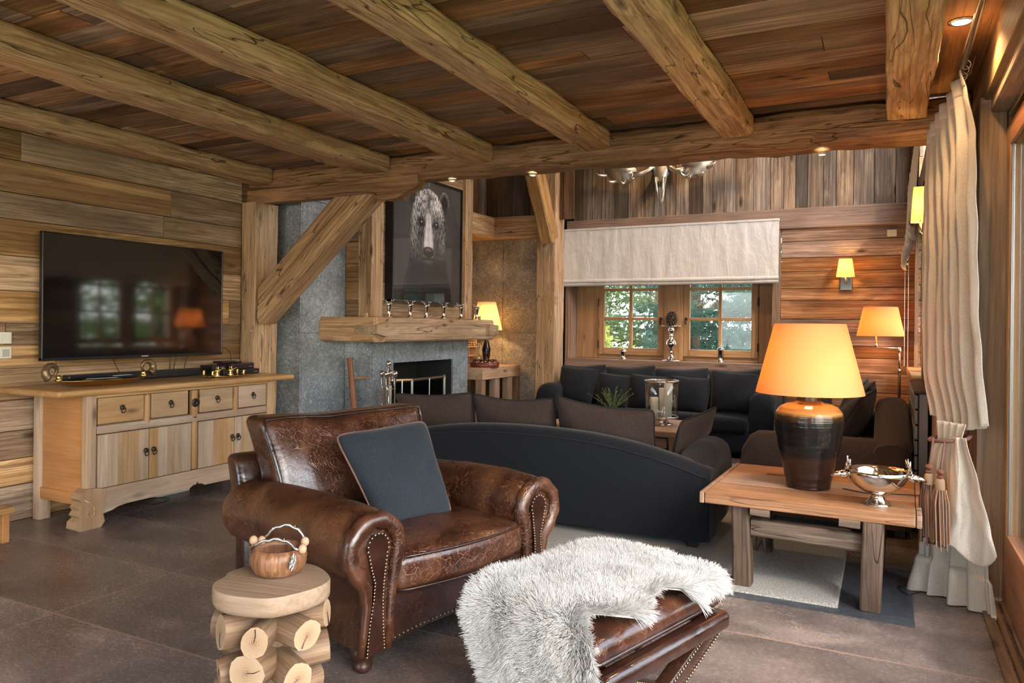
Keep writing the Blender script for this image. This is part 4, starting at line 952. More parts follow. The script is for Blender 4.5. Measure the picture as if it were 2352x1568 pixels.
def cable(name, pts, label, r=.003, mat='black', sm=6):
    P = [Vector(p) for p in pts]; out = []
    for i in range(len(P)-1):
        p0, p1, p2, p3 = P[max(i-1, 0)], P[i], P[i+1], P[min(i+2, len(P)-1)]
        for k in range(sm):
            t = k/sm; out.append(.5*((2*p1)+(-p0+p2)*t+(2*p0-5*p1+4*p2-p3)*t*t+(-p0+3*p1-3*p2+p3)*t**3))
    out.append(P[-1]); return tag(MB().tube(out, r, 6).build(name, M[mat], smooth=True), label, 'cable')
for i, (y0, y1, lb) in enumerate([(3.50, 3.555, 'thin black cable hanging from the television behind the ram horn tray'), (4.0, 3.97, 'black cable hanging straight below the television, leftmost of the three in the middle'), (4.06, 4.0, 'black cable curving down under the television, second in the middle'), (4.16, 4.10, 'black cable below the television nearest the small brass tray')]):
    cable('television_cable', [(-5.0, y0, 1.06), (-5.01, (y0+y1)/2+.01, .98), (-4.98, y1, .915), (-4.985, y1, .885)], lb)
cable('television_cable', [(-4.99, 4.44, 1.09), (-4.985, 4.52, 1.085), (-4.98, 4.57, 1.03), (-4.975, 4.56, .97), (-4.96, 4.52, .945)], 'black cable looping from the right edge of the television down to the boxes')
cable('patch_cable', [(-4.93, 4.62, .91), (-4.90, 4.66, .90), (-4.89, 4.685, .882)], 'short white cable behind the stacked media boxes', .004, 'white')
sb = tag(MB().rbox((-4.975, 3.12, .879), (-4.90, 4.20, .935), .008, 2).build('soundbar', M['black']), 'long black soundbar lying on the sideboard under the television', 'soundbar')
def dev(name, lo, hi, mat, label, front=None):
    c = Vector(((lo[0]+hi[0])/2, (lo[1]+hi[1])/2, lo[2])); r = empty(name, c, 0, label, 'media box')
    L = Vector(lo)-c; H_ = Vector(hi)-c
    MB().rbox(tuple(L), tuple(H_), .004, 2).build('case', M[mat], r); MB().rbox((H_.x-.001, L.y+.012, L.z+.006), (H_.x+.002, H_.y-.012, H_.z-.008), .001).build('front_panel', M['black'], r)
    for k in range(3): MB().box((H_.x+.002, H_.y-.03-.014*k, L.z+.014), (H_.x+.003, H_.y-.025-.014*k, L.z+.019)).build('indicator', M['white'], r)
dev('disc_player', (-4.95, 4.28, .879), (-4.74, 4.66, .918), 'black', 'flat black disc player at the right end of the sideboard')
dev('satellite_receiver', (-4.95, 4.40, .920), (-4.78, 4.64, .965), 'reddev', 'dark red-brown receiver stacked on the disc player')
dev('internet_box', (-4.96, 4.24, .920), (-4.82, 4.38, .955), 'black', 'small black box stacked on the left of the disc player')
dev('media_hub', (-4.92, 4.33, .968), (-4.80, 4.52, .985), 'black', 'thin black box lying on top of the red-brown receiver')

def ramtray():
    r = empty('brass_tray', (-4.66, 3.20, .877), R(90), 'shallow oval brass tray with two curled ram horn handles on the sideboard', 'tray')
    n = 36; prof = [(.13, 0), (.16, .004), (.24, .018), (.30, .036), (.315, .042), (.312, .045), (.28, .036), (.2, .016), (.01, .008)]
    MB().lathe(prof, n=n, fn=lambda a, z: 1.0, M=Matrix.Diagonal((1.0, .42, 1, 1))).build('dish', M['brass'], r, smooth=True)
    for s in (-1, 1):
        MB().lathe([(.022, 0), (.024, .01), (.014, .02), (.018, .03), (.012, .04)], (s*.30, 0, .04), 12).build('horn_mount', M['brass'], r, smooth=True)
        pts = []; rs = []
        for i in range(26):
            t = i/25; a = R(-60)+R(300)*t; q = .048*(1-.35*t)
            pts.append((s*(.335+q*math.cos(a)), .02*t, .105+q*math.sin(a))); rs.append(.027*(1-.75*t)+.002*math.sin(i*2.6))
        MB().tube(pts, rs, 9).build('ram_horn', simple('ridged_horn', (.16, .10, .05), .3, .5) if s < 0 else bpy.data.materials['ridged_horn'], r, smooth=True)
ramtray()
def remote(loc, rz, label, L=.20):
    r = empty('remote_control', loc, rz, label, 'remote control'); MB().rbox((-L/2, -.024, 0), (L/2, .024, .016), .005, 2).build('case', M['black'], r)
    m = MB(); [m.rbox((-L/2+.02+.018*i, -.014+.012*j, .015), (-L/2+.03+.018*i, -.006+.012*j, .019), .001) for i in range(int(L/.021)) for j in range(3)]; m.build('buttons', M['grey'], r)
remote((-4.66, 3.20, .905), R(82), 'black remote control lying in the ram horn tray', .24)
remote((-4.70, 3.37, .914), R(96), 'shorter black remote control at the right side of the ram horn tray', .17)
def smalltray():
    r = empty('brass_tray', (-4.60, 4.16, .877), R(78), 'small flat brass tray with knobbed corners at the right end of the sideboard', 'tray')
    MB().lathe([(.09, 0), (.13, .004), (.165, .012), (.16, .014), (.01, .006)], n=32, M=Matrix.Diagonal((1.05, .6, 1, 1))).build('dish', M['brass'], r, smooth=True)
    for x, y in ((-.14, .05), (.14, .05), (-.13, -.06), (.13, -.06)): MB().lathe([(.012, 0), (.008, .012), (.015, .022), (.008, .034), (.013, .044), (.003, .052)], (x, y, .008), 12).build('knob', M['brass'], r, smooth=True)
smalltray()
for (y, dz, lb, col) in ((4.09, 0, 'small brass pepper mill standing on the small brass tray, left', 'brass'), (4.22, 0, 'small brass pot with handle on the small brass tray, right', 'brass')):
    r = empty('brass_pot', (-4.60, y, .886), 0, lb, 'pot')
    MB().lathe([(.024, 0), (.028, .006), (.014, .018), (.024, .036), (.026, .05), (.012, .06), (.016, .07), (.004, .08)], n=16).build('body', M[col], r, smooth=True)
    MB().tube([(0, .02, .045), (.0, .05, .058), (0, .085, .05)], .006, 8).build('handle', M[col], r, smooth=True)
for z, lb in ((1.188, 'cream double light switch plate at the left edge, the upper one'), (1.092, 'cream and grey light switch plate at the left edge, the lower one')):
    r = empty('light_switch', (-5.045, 2.75, z), 0, lb, 'light switch', 'switch plates left of the television')
    MB().rbox((0, -.08, -.037), (.010, .08, .037), .004, 2).build('plate', M['white'], r)
    for y in (-.045, 0.0, .045): MB().rbox((.009, y-.021, -.024), (.014, y+.021, .024), .002).build('rocker', M['grey' if (z < 1.1 and y > .02) else 'white'], r)
r = empty('step_stool', (-4.72, 2.42, 0), R(3), 'small orange-brown wooden stool cut by the left picture edge', 'stool')
MB().rbox((-.16, -.20, .17), (.16, .17, .205), .006, 2).build('seat', M['sbtop'], r)
for x in (-.12, .12):
    for y in (-.17, .13): MB().rbox((x-.02, y-.02, 0), (x+.02, y+.02, .17), .003).build('leg', M['sbside'], r)
cable('floor_cable', [(-4.9, 3.5, .01), (-4.75, 3.45, .012), (-4.62, 3.55, .01), (-4.66, 3.72, .012), (-4.78, 3.70, .01), (-4.8, 3.55, .012), (-4.9, 3.9, .01)], 'coil of black cable on the floor under the sideboard', .004)
tag(MB().rbox((-4.86, 3.72, 0.001), (-4.80, 4.02, .04), .006).build('power_strip', M['white']), 'white power strip on the floor under the sideboard', 'power strip')

# ------------------------------------------------------------------ bear picture
def bear():
    r = empty('bear_poster', (-4.36, 6.632, 2.18), 0, 'large black-framed black and white photograph of a bear above the mantel', 'picture')
    W, Hh = .665, .65     # half sizes along y and z
    m = MB(); t = .018
    for lo, hi in (((-.056, -W, -Hh), (.035, -W+t, Hh)), ((-.056, W-t, -Hh), (.035, W, Hh)), ((-.056, -W, -Hh), (.035, W, -Hh+t)), ((-.056, -W, Hh-t), (.035, W, Hh))): m.box(lo, hi)
    m.build('frame', M['black'], r)
    nu, nv = 230, 230
    def sm(a, b, x): t = max(0, min(1, (x-a)/(b-a))); return t*t*(3-2*t)
    def lerpt(T, y):
        for i in range(len(T)-1):
            if y <= T[i+1][0]: q = (y-T[i][0])/(T[i+1][0]-T[i][0]); q = max(0, q); return T[i][1]+(T[i+1][1]-T[i][1])*q*q*(3-2*q)
        return T[-1][1]
    HW = [(.06, 0), (.075, .07), (.10, .13), (.16, .195), (.25, .235), (.36, .262), (.50, .268), (.60, .262), (.70, .285), (.85, .345), (1.0, .385)]
    def shade(u, v):
        x, y = u, v; ax = abs(x-.5)
        n1 = noise.noise(Vector((x*60, y*26, 0))); n2 = noise.noise(Vector((x*130, y*60, 3))); n3 = noise.noise(Vector((x*9, y*7, 5))); fur = .6*n1+.5*n2
        val = .062+.018*math.sin(x*3.14)+.012*(y < .48)-.02*y
        # ears
        for ex, sg in ((.262, -1), (.738, 1)):
            d = math.sqrt(((x-ex-sg*.02*(.15-y)*10*.1)/.078)**2+((y-.150)/.098)**2)
            if d < 1+fur*.05:
                val = .030+.03*max(0, fur); rim = sm(.45, .95, d); val += rim*(.10+.55*max(0, fur+.1))*sm(.27, .10, y)
        hw = lerpt(HW, y) if y > .06 else 0
        if ax < hw+fur*.006:
            e = ax/max(hw, .01)       # 0 centre, 1 outline
            head = sm(.74, .54, y+.06*e)    # 1 on the face
            body = .018+.030*max(0, fur+.1)+.05*sm(.80, .98, e)*max(0, fur+.35)+.035*sm(.75, .62, y)*max(0, fur+.2)*sm(.3, .8, e)
            lit = .20+.20*sm(.42, .12, y)
            lit *= 1+.35*math.exp(-((ax-.13)/.06)**2)*sm(.34, .14, y)          # lit brow
            lit *= 1-.62*math.exp(-(ax/.028)**2)*sm(.30, .20, y)*sm(.07, .12, y)      # dark forehead stripe
            lit *= .45+.55*sm(1.0, .86, e) if e > .86 else 1
            lit *= 1-.35*sm(.40, .60, y)          # rim of cheek fur
            chk = math.exp(-((ax-.12)/.055)**2-((y-.50)/.13)**2); lit *= 1-.68*chk  # dark beside the muzzle
            lit *= max(.10, .62+1.5*fur+.35*n3)
            # eye sockets
            for ex in (.392, .608):
                d = math.sqrt(((x-ex)/.060)**2+((y-.352)/.044)**2); lit *= 1-.80*sm(1.3, .45, d)
            mw = .034+.030*sm(.30, .56, y); mz = sm(mw*1.35, mw*.75, ax)*sm(.24, .34, y)*sm(.575, .54, y)
            lit = lit*(1-mz)+mz*(.44+.16*fur)*(1-.25*math.exp(-(ax/.010)**2))
            # mouth area
            if .53 < y < .72:
                d = math.sqrt((ax/.085)**2+((y-.645)/.060)**2)
                if d < 1: lit = (.20*(1-d*.5)+.22*max(0, fur))*(1 if abs(y-.648) > .010 else .15)
            for ex in (.392, .608):
                d = math.hypot((x-ex)/.020, (y-.350)/.017)
                if d < 1: lit = .018
                if math.hypot((x-ex-.004)/.007, (y-.346)/.006) < 1: lit = .75
            d = math.sqrt((ax/.078)**2+((y-.590)/.046)**2)
            if d < 1: lit = .012+.10*sm(.9, .5, d)*sm(.590, .565, y)
            val = lit*1.7*head+body*.7*(1-head)
        return max(.008, val)
    m = MB(); m.grid(lambda u, v: (.014, -W+t+(2*W-2*t)*u, Hh-t-(2*Hh-2*t)*v), nu, nv)
    o = MB(); 
    me_o = m.build('photograph', None or M['black'], r, fix=False); me = me_o.data; me.materials.clear()
    ca = me.color_attributes.new('tone', 'FLOAT_COLOR', 'POINT'); arr = []
    for j in range(nv+1):
        for i in range(nu+1):
            g = shade(i/nu, j/nv); arr += [g*1.03, g*.985, g*1.02, 1]
    ca.data.foreach_set('color', arr)
    t_ = NT('bear_print'); a = t_.n('ShaderNodeAttribute', attribute_name='tone'); me.materials.append(t_.bsdf(a.outputs['Color'], .6, spec=.1))
    MB().box((.026, -W+t, -Hh+t), (.028, W-t, Hh-t)).build('glass', glass('picture_glass', (.98, .98, .98), .7), r)
bear()

# ------------------------------------------------------------------ mantel ornaments
def stag(scale=1.0):
    r = empty('stag_candlestick', (0, 0, 0)); 
    MB().lathe([(.028, 0), (.030, .004), (.016, .012), (.012, .03), (.014, .06), (.019, .085), (.020, .105), (.024, .118), (.018, .128), (.012, .132)], n=16).build('cup', M['chrome'], r, smooth=True)
    m = MB(); m.ball((0, -.018, .122), .013, 6, (1, 1.7, .9)).ball((.014, 0, .132), .006, 5).ball((-.014, 0, .132), .006, 5); m.build('stag_head', M['chrome'], r, smooth=True)
    for s in (-1, 1):
        m = MB(); m.tube([(s*.008, 0, .128), (s*.022, .002, .142), (s*.04, .0, .148), (s*.052, -.004, .160)], [.0028, .0026, .0022, .001], 5); m.tube([(s*.022, .002, .142), (s*.023, 0, .158)], [.002, .001], 5); m.tube([(s*.036, 0, .147), (s*.038, -.002, .162)], [.002, .001], 5); m.build('antler', M['chrome'], r, smooth=True)
    return r
st0 = stag()
lb = ['leftmost silver stag head candlestick on the mantel', 'silver stag candlestick second from the left on the mantel', 'silver stag candlestick third from the left on the mantel', 'silver stag candlestick fourth from the left, below the bear poster', 'silver stag candlestick fifth from the left at the mantel end of the poster', 'rightmost silver stag candlestick on the mantel, before the alcove lamp']
for i, y in enumerate((5.74, 6.09, 6.38, 6.71, 7.07, 7.42)):
    o = st0 if i == 0 else copy_tree(st0); o.location = (-4.20, y, 1.366); o.rotation_euler = (0, 0, R(70)); o.scale = (1.35, 1.35, 1.1); tag(o, lb[i], 'candlestick', 'silver stag candlesticks on the mantel')

# rustic pole, fire tools, screen
r = empty('wooden_pole', (-4.50, 5.60, 0), 0, 'rough reddish wooden pole with a side peg leaning on the chimney', 'pole')
b = MB(); timber(b, (.06, .02, 0), (-.03, -.02, .98), .055, .05, amp=.006, ch=.015, seed=70); b.build('shaft', wood('reddish_pole_wood', 'z', [(.25, (.25,.09,.04)), (.5, (.40,.17,.09)), (.75, (.48,.25,.15))], tone=0), r)
MB().tube([(0, 0, .79), (.17, .04, .80)], .011, 8).build('peg', M['brace'], r)
def tools():
    r = empty('fireside_tools', (-4.02, 5.50, 0), R(20), 'polished silver fireside tool set on a stand before the grey chimney', 'fireside tools')
    MB().lathe([(.09, 0), (.095, .008), (.03, .02), (.012, .03)], n=24).build('stand_base', M['chrome'], r, smooth=True)
    MB().tube([(0, 0, .02), (0, 0, .84)], .007, 8).build('stand_pole', M['chrome'], r, smooth=True)
    MB().tube([(-.07, 0, .72), (.07, 0, .72)], .004, 6).tube([(0, -.07, .72), (0, .07, .72)], .004, 6).build('hook_bar', M['chrome'], r)
    kn = [(.006, 0), (.012, .01), (.009, .02), (.014, .035), (.010, .05), (.015, .065), (.010, .08), (.022, .095), (.027, .115), (.022, .135), (.004, .145)]
    MB().lathe(kn, (0, 0, .83), 14).build('finial', M['chrome'], r, smooth=True)
    for i, (x, y) in enumerate(((-.06, 0), (.06, 0), (0, -.06), (0, .06))):
        n = ('poker', 'shovel', 'brush', 'tongs')[i]
        MB().tube([(x, y, .08), (x, y, .74)], .0055, 7).lathe(kn, (x, y, .74), 14).build(n, M['chrome'], r, smooth=True)
        if i == 1: MB().rbox((x-.03, y-.01, .06), (x+.03, y+.01, .2), .008).build('shovel_blade', M['chrome'], r)
tools()
def firescreen():
    r = empty('fire_screen', (-4.22, 6.3, 0), 0, 'folding steel framed fire screen standing before the fireplace opening', 'fire screen')
    pan = [((-.02, -.47), (.10, -.28)), ((.10, -.28), (.10, .30)), ((.10, .30), (-.02, .50))]
    for (a, b_) in pan:
        A = Vector((a[0], a[1], 0)); B = Vector((b_[0], b_[1], 0)); z1 = .76
        f = MB()
        for p, q in ((A+Vector((0, 0, .03)), A+Vector((0, 0, z1))), (B+Vector((0, 0, .03)), B+Vector((0, 0, z1))), (A+Vector((0, 0, z1)), B+Vector((0, 0, z1))), (A+Vector((0, 0, .03)), B+Vector((0, 0, .03)))): f.tube([p, q], .014, 4)
        p = f.build('panel_frame', M['steel'], r); 
        t = NT('fire_mesh') if 'fire_mesh' not in bpy.data.materials else None
        if t: mt = glass('mesh_glass', (.35, .37, .40), .6); t.m.name = 'fire_mesh'
        g = MB(); n = Vector((0, 0, 1)).cross(B-A).normalized()*.002; g.add([A+n+Vector((0, 0, .04)), B+n+Vector((0, 0, .04)), B+n+Vector((0, 0, z1-.01)), A+n+Vector((0, 0, z1-.01)), A-n+Vector((0, 0, .04)), B-n+Vector((0, 0, .04)), B-n+Vector((0, 0, z1-.01)), A-n+Vector((0, 0, z1-.01))], [(0,1,2,3),(7,6,5,4),(0,4,5,1),(1,5,6,2),(2,6,7,3),(3,7,4,0)]); g.build('mesh_panel', bpy.data.materials.get('mesh_glass'), p)
        MB().tube([A.lerp(B, .5)+Vector((.012, 0, .04)), A.lerp(B, .5)+Vector((.012, 0, z1))], .006, 4).build('bar', M['steel'], p)
    for y in (-.4, .42): MB().rbox((-.03, y-.012, 0), (.05, y+.012, .03), .004).build('foot', M['steel'], r)
firescreen()

def shade_lamp_light(name, loc, energy, col=(1, .56, .22), rad=.03):
    l = bpy.data.lights.new(name, 'POINT'); l.energy = energy; l.color = col; l.shadow_soft_size = rad; o = bpy.data.objects.new(name, l); COL.objects.link(o); o.location = loc; return o
def lampshade(par, r0, r1, z0, z1, mat, n=40, ring=True):
    """tapered drum shade: r0 bottom radius, r1 top radius"""
    s = MB().lathe([(r0, z0), (r0-.001, z0+.004), (r1, z1), (r1-.002, z1), (r0-.003, z0+.004), (r0-.002, z0)], n=n, cap=False).build('lamp_shade', mat, par, smooth=True)
    s.visible_shadow = True
    if ring: MB().tube([(r1*.98*math.cos(2*math.pi*i/24), r1*.98*math.sin(2*math.pi*i/24), z1-.012) for i in range(24)], .002, 5, closed=True).tube([(-r1, 0, z1-.012), (r1, 0, z1-.012)], .002, 5).build('shade_ring', M['steel'], s)
    return s
# alcove lamp
r = empty('table_lamp', (-4.55, 8.30, .80), 0, 'yellow shaded table lamp on the drinks counter in the stone alcove', 'lamp')
MB().lathe([(.07, 0), (.075, .01), (.03, .03), (.05, .12), (.055, .2), (.03, .3), (.012, .33), (.012, .42)], n=20).build('base', M['glaze'], r, smooth=True)
lampshade(r, .20, .115, .44, .80, M['shadey']); b = shade_lamp_light('bulb', (0, 0, .62), 8, (1, .62, .25)); b.parent = r
# decanters, glasses, tray, rack
r = empty('serving_tray', (-4.33, 7.86, .80), 0, 'round red-brown tray with glasses on the drinks counter', 'tray')
MB().lathe([(.17, 0), (.175, .005), (.178, .06), (.170, .06), (.167, .012), (.01, .01)], n=36).build('rim', simple('red_lacquer', (.16, .035, .02), .3), r, smooth=True)
def decanter(loc, lab, s=1.0):
    r = empty('decanter', loc, 0, lab, 'decanter', 'crystal decanters in the alcove'); r.scale = (s, s, s)
    MB().lathe([(.05, 0), (.055, .01), (.057, .09), (.05, .115), (.02, .135), (.018, .165), (.026, .175), (.02, .178)], n=20, fn=lambda a, z: 1+.03*math.cos(a*10) if z < .1 else 1).build('bottle', M['crystal'], r, smooth=True)
    MB().lathe([(.012, .175), (.012, .19), (.026, .205), (.033, .228), (.026, .25), (.005, .26)], n=14).build('stopper', M['crystal'], r, smooth=True)
    return r
decanter((-4.52, 8.02, .801), 'square shouldered crystal decanter with ball stopper behind the glasses', 1.05); decanter((-4.56, 7.80, .801), 'crystal decanter half hidden by the chimney in the alcove', .95)
def tumbler():
    r = empty('tumbler', (0, 0, 0)); MB().lathe([(.018, 0), (.024, .004), (.027, .078), (.025, .078), (.021, .01), (.002, .008)], n=14, fn=lambda a, z: 1+.03*math.cos(a*8)).build('glass_bowl', M['crystal'], r, smooth=True); return r
t0 = tumbler(); spots = [(-4.33+.125*math.cos(a), 7.86+.125*math.sin(a)) for a in [2*math.pi*i/9 for i in range(9)]]+[(-4.33+.055*math.cos(a), 7.86+.055*math.sin(a)) for a in (0, 2.1, 4.2)]
for i, (x, y) in enumerate(spots):
    o = t0 if i == 0 else copy_tree(t0); o.location = (x, y, .813); tag(o, 'small cut crystal tumbler in the outer ring along the rim of the round red-brown tray' if i < 9 else 'small cut crystal tumbler in the middle of the round red-brown tray', 'glass', 'tumblers along the tray rim' if i < 9 else 'tumblers in the middle of the tray')
r = empty('bottle_rack', (-4.75, 8.02, .801), 0, 'small dark wooden lattice rack behind the decanters', 'rack')
m = MB(); 
for z in (0, .11, .22, .33): m.rbox((-.06, -.28, z), (.06, .28, z+.012), .002)
for y in (-.28, .266): m.rbox((-.06, y, 0), (.06, y+.014, .342), .002)
m.build('case', M['brace'], r); m = MB()
for k in range(12): m.box((.045, -.26+.045*k, .23), (.052, -.252+.045*k, .33)); 
for z in (.25, .28, .31): m.box((.045, -.27, z), (.052, .27, z+.006))
for y in (-.1, .09): m.box((-.05, y, .012), (.055, y+.008, .22))
m.build('lattice', M['brace'], r)

# ------------------------------------------------------------------ wall pieces at the back
def blind():
    r = empty('roman_blind', (-2.35, 8.56, 2.48), 0, 'wide crumpled white linen roman blind over the back window', 'blind')
    W = 1.285; H0 = .70
    def P(u, v, d=0):
        x = -W+2*W*u; z = -.61*v; y = -.012-.012*math.sin(v*2.2)+noise.noise(Vector((x*7, v*1.4, 3)))*.010+noise.noise(Vector((x*19, v*3, 5)))*.0045+noise.noise(Vector((x*9, v*12, 9)))*.002
        return (x, y-d-.02*v*v, z)
    m = MB(); m.grid(lambda u, v: P(u, v), 120, 24); m.build('fabric', M['linenw'], r, smooth=True)
    for (z0, hh, dd, nm) in ((-.600, .06, .035, 'fold'), (-.635, .055, .022, 'fold')):
        m = MB(); K = 9
        def Q(u, v): a = math.pi*v; x = -W+2*W*u; w_ = noise.noise(Vector((x*3, z0*9, 1)))*.008; return (x, -.02-dd*math.sin(a)+w_, z0+w_*.6-hh*.5*(1-math.cos(a)))
        m.grid(Q, 80, K); m.grid(lambda u, v: (Q(u, 0)[0], -.012, z0-hh*v), 80, 1); m.build(nm, M['linenw'], r, smooth=True)
    MB().rbox((-W, -.02, -.005), (W, .02, .02), .004).build('head_rail', M['linenw'], r)
blind()
def moose():
    r = empty('moose_skull', (-2.37, 8.55, 2.985), 0, 'silver moose skull with broad antlers on the upper plank wall', 'skull')
    m = MB(); secs = [(.30, .10, .05, .0), (.22, .115, .06, -.01), (.13, .10, .075, -.03), (.05, .075, .07, -.045), (-.05, .055, .055, -.05), (-.14, .045, .04, -.045), (-.22, .03, .028, -.035), (-.265, .012, .014, -.03)]
    K = 14; vs = []
    for (z, rx, ry, yo) in secs:
        for k in range(K): a = 2*math.pi*k/K; vs.append((rx*math.cos(a), yo+ry*math.sin(a)*.8, z))
    m.add(vs, [(i*K+k, i*K+(k+1) % K, (i+1)*K+(k+1) % K, (i+1)*K+k) for i in range(len(secs)-1) for k in range(K)]+[tuple(range(K)), tuple((len(secs)-1)*K+K-1-k for k in range(K))])
    sk = m.build('skull', M['pewter'], r, smooth=True)
    for s in (-1, 1):
        MB().ball((s*.085, -.045, .14), .028, 7, (1, .5, 1.1)).build('eye_socket', M['blackm'], sk, smooth=True); MB().tube([(s*.05, -.10, .05), (s*.035, -.11, -.08), (s*.018, -.08, -.2)], [.02, .016, .008], 7).build('nasal_bone', M['pewter'], sk, smooth=True)
        MB().ball((s*.015, -.10, -.03), .018, 6, (.7, .4, 2.2)).build('nostril', M['blackm'], sk, smooth=True)
    # palmate antlers
    for s, sc in ((-1, 1.0), (1, .86)):
        D = -.10
        m = MB(); m.tube([(s*.07, -.03, .22), (s*.14*sc, -.06, .19+D*.4), (s*.22*sc, -.10, .165+D*.6), (s*.32*sc, -.12, .20+D)], [.036, .030, .030, .04], 9)
        out = [(.27, .19), (.33, .13), (.40, .105), (.48, .11), (.56, .14), (.64, .21), (.70, .31), (.68, .42), (.58, .46), (.46, .42), (.36, .34), (.29, .27)]
        n = len(out); out = [(x, z+D) for x, z in out]
        pv = [(s*x*sc, -.10-.05*math.sin(i*.9)-.06*(x-.3), z) for i, (x, z) in enumerate(out)]; pv2 = [(x, y+.022, z) for x, y, z in pv]; c1 = (s*.48*sc, -.06, .26+D); c2 = (s*.48*sc, -.03, .26+D)
        m.add(pv+pv2+[c1, c2], [(i, (i+1) % n, 2*n) for i in range(n)]+[((i+1) % n+n, i+n, 2*n+1) for i in range(n)]+[(i, i+n, (i+1) % n+n, (i+1) % n) for i in range(n)])
        for (x, z, dx, dz) in ((.36, .12, -.07, .05), (.40, .11, .04, -.03), (.52, .13, .09, -.02), (.64, .21, .12, .0), (.70, .31, .11, .06), (.68, .42, .09, .12), (.58, .46, .02, .12)):
            m.tube([(s*x*sc, -.13, z+D), (s*(x+dx*.6)*sc, -.18, z+D+dz*.5), (s*(x+dx)*sc, -.20, z+D+dz+.04)], [.022, .016, .004], 7)
        m.build('antler', M['pewter'], r, smooth=True)
moose()
def sconce(name, loc, rz, label, w0=.088, w1=.062, z0=-.02, z1=.165, e=2.2, n=4):
    r = empty(name, loc, rz, label, 'wall lamp', 'chrome wall lamps'); 
    MB().rbox((-.055, -.012, -.16), (.055, 0, -.02), .003).build('wall_plate', simple('dark_chrome', (.12, .11, .10), .12, 1) if 'dark_chrome' not in bpy.data.materials else bpy.data.materials['dark_chrome'], r)
    MB().tube([(0, -.01, -.09), (0, -.07, -.09), (0, -.08, -.08), (0, -.08, .0)], .008, 8).lathe([(.014, 0), (.014, .03)], (0, -.08, -.01), 10).build('arm', M['chrome'], r, smooth=True)
    m = MB()
    def ring(wx, wy, z): return [(-wx, -.08-wy, z), (wx, -.08-wy, z), (wx, -.08+wy, z), (-wx, -.08+wy, z)]
    a = ring(w0, w0*.75, z0); b_ = ring(w1, w1*.75, z1); c = ring(w1-.002, w1*.75-.002, z1); d = ring(w0-.002, w0*.75-.002, z0)
    m.add(a+b_+c+d, [(k+4*i, (k+1) % 4+4*i, (k+1) % 4+4*(i+1), k+4*(i+1)) for i in range(3) for k in range(4)]+[(12+k, 12+(k+1) % 4, (k+1) % 4, k) for k in range(4)])
    m.build('lamp_shade', M['shadey'], r)
    b = shade_lamp_light('bulb', (0, -.08, .07), e, (1, .62, .22), .02); b.parent = r
sconce('wall_lamp', (-.40, 8.615, 1.87), 0, 'small wall lamp with lit yellow shade on the back plank wall', e=3.2)
tag(MB().rbox((.03-.045, 8.60, 2.26), (.03+.045, 8.618, 2.33), .003).build('wall_socket', M['white']), 'square cream socket plate high on the back wall beside the side blind', 'socket')
# pine cone stand, lidded jars
def cone():
    r = empty('candle_stand', (-2.28, 8.70, .905), 0, 'tall turned silver candlestick on the window sill under a pine cone', 'candlestick')
    MB().lathe([(.115, 0), (.115, .006), (.06, .014), (.035, .03), (.022, .06), (.018, .085), (.026, .10), (.018, .115), (.03, .14), (.056, .175), (.062, .205), (.050, .24), (.022, .262), (.018, .285), (.026, .30), (.016, .315), (.034, .345), (.036, .37), (.024, .392), (.03, .40), (.12, .408), (.12, .412), (.03, .414)], n=28).build('stem', M['chrome'], r, smooth=True)
    c = empty('pine_cone', (-2.28, 8.70, 1.319), 0, 'large dark brown pine cone standing on the tall silver candlestick', 'pine cone')
    MB().lathe([(.02, 0), (.05, .03), (.055, .08), (.04, .13), (.01, .165)], n=14).build('core', M['iron'], c, smooth=True)
    m = MB(); k = 0
    for j in range(10):
        z = .012+.0165*j; rr = .062*math.sin(math.pi*(.24+.68*j/10)); n = max(5, int(13*math.sin(math.pi*(.25+.65*j/10))))
        for i in range(n): a = 2*math.pi*(i+.5*(j % 2))/n; m.ball((rr*math.cos(a), rr*math.sin(a), z), .0125, 4, (1, 1, .8))
    m.build('scales', simple('cone_brown', (.055, .032, .022), .4), c, smooth=True)
cone()
def jar(x, h, label):
    r = empty('lidded_jar', (x, 8.66, .905), 0, label, 'jar', 'silver jars on the window sill')
    MB().lathe([(.045, 0), (.046, .008), (.036, .016), (.034, .03), (.034, h-.02), (.04, h-.012), (.04, h)], n=20).build('body', M['chrome'], r, smooth=True)
    l = MB().lathe([(.041, h), (.038, h+.012), (.012, h+.02), (.008, h+.03)], n=20).build('lid', M['chrome'], r, smooth=True)
    m = MB(); m.ball((0, 0, h+.04), .010, 5); [m.tube([(s*.004, 0, h+.045), (s*.014, 0, h+.06), (s*.012, 0, h+.085)], [.003, .002, .001], 5) for s in (-1, 1)]; m.build('stag_finial', M['chrome'], l, smooth=True)
jar(-2.86, .105, 'short silver lidded jar with stag finial left on the window sill'); jar(-1.70, .15, 'taller silver lidded jar with stag finial right on the window sill')

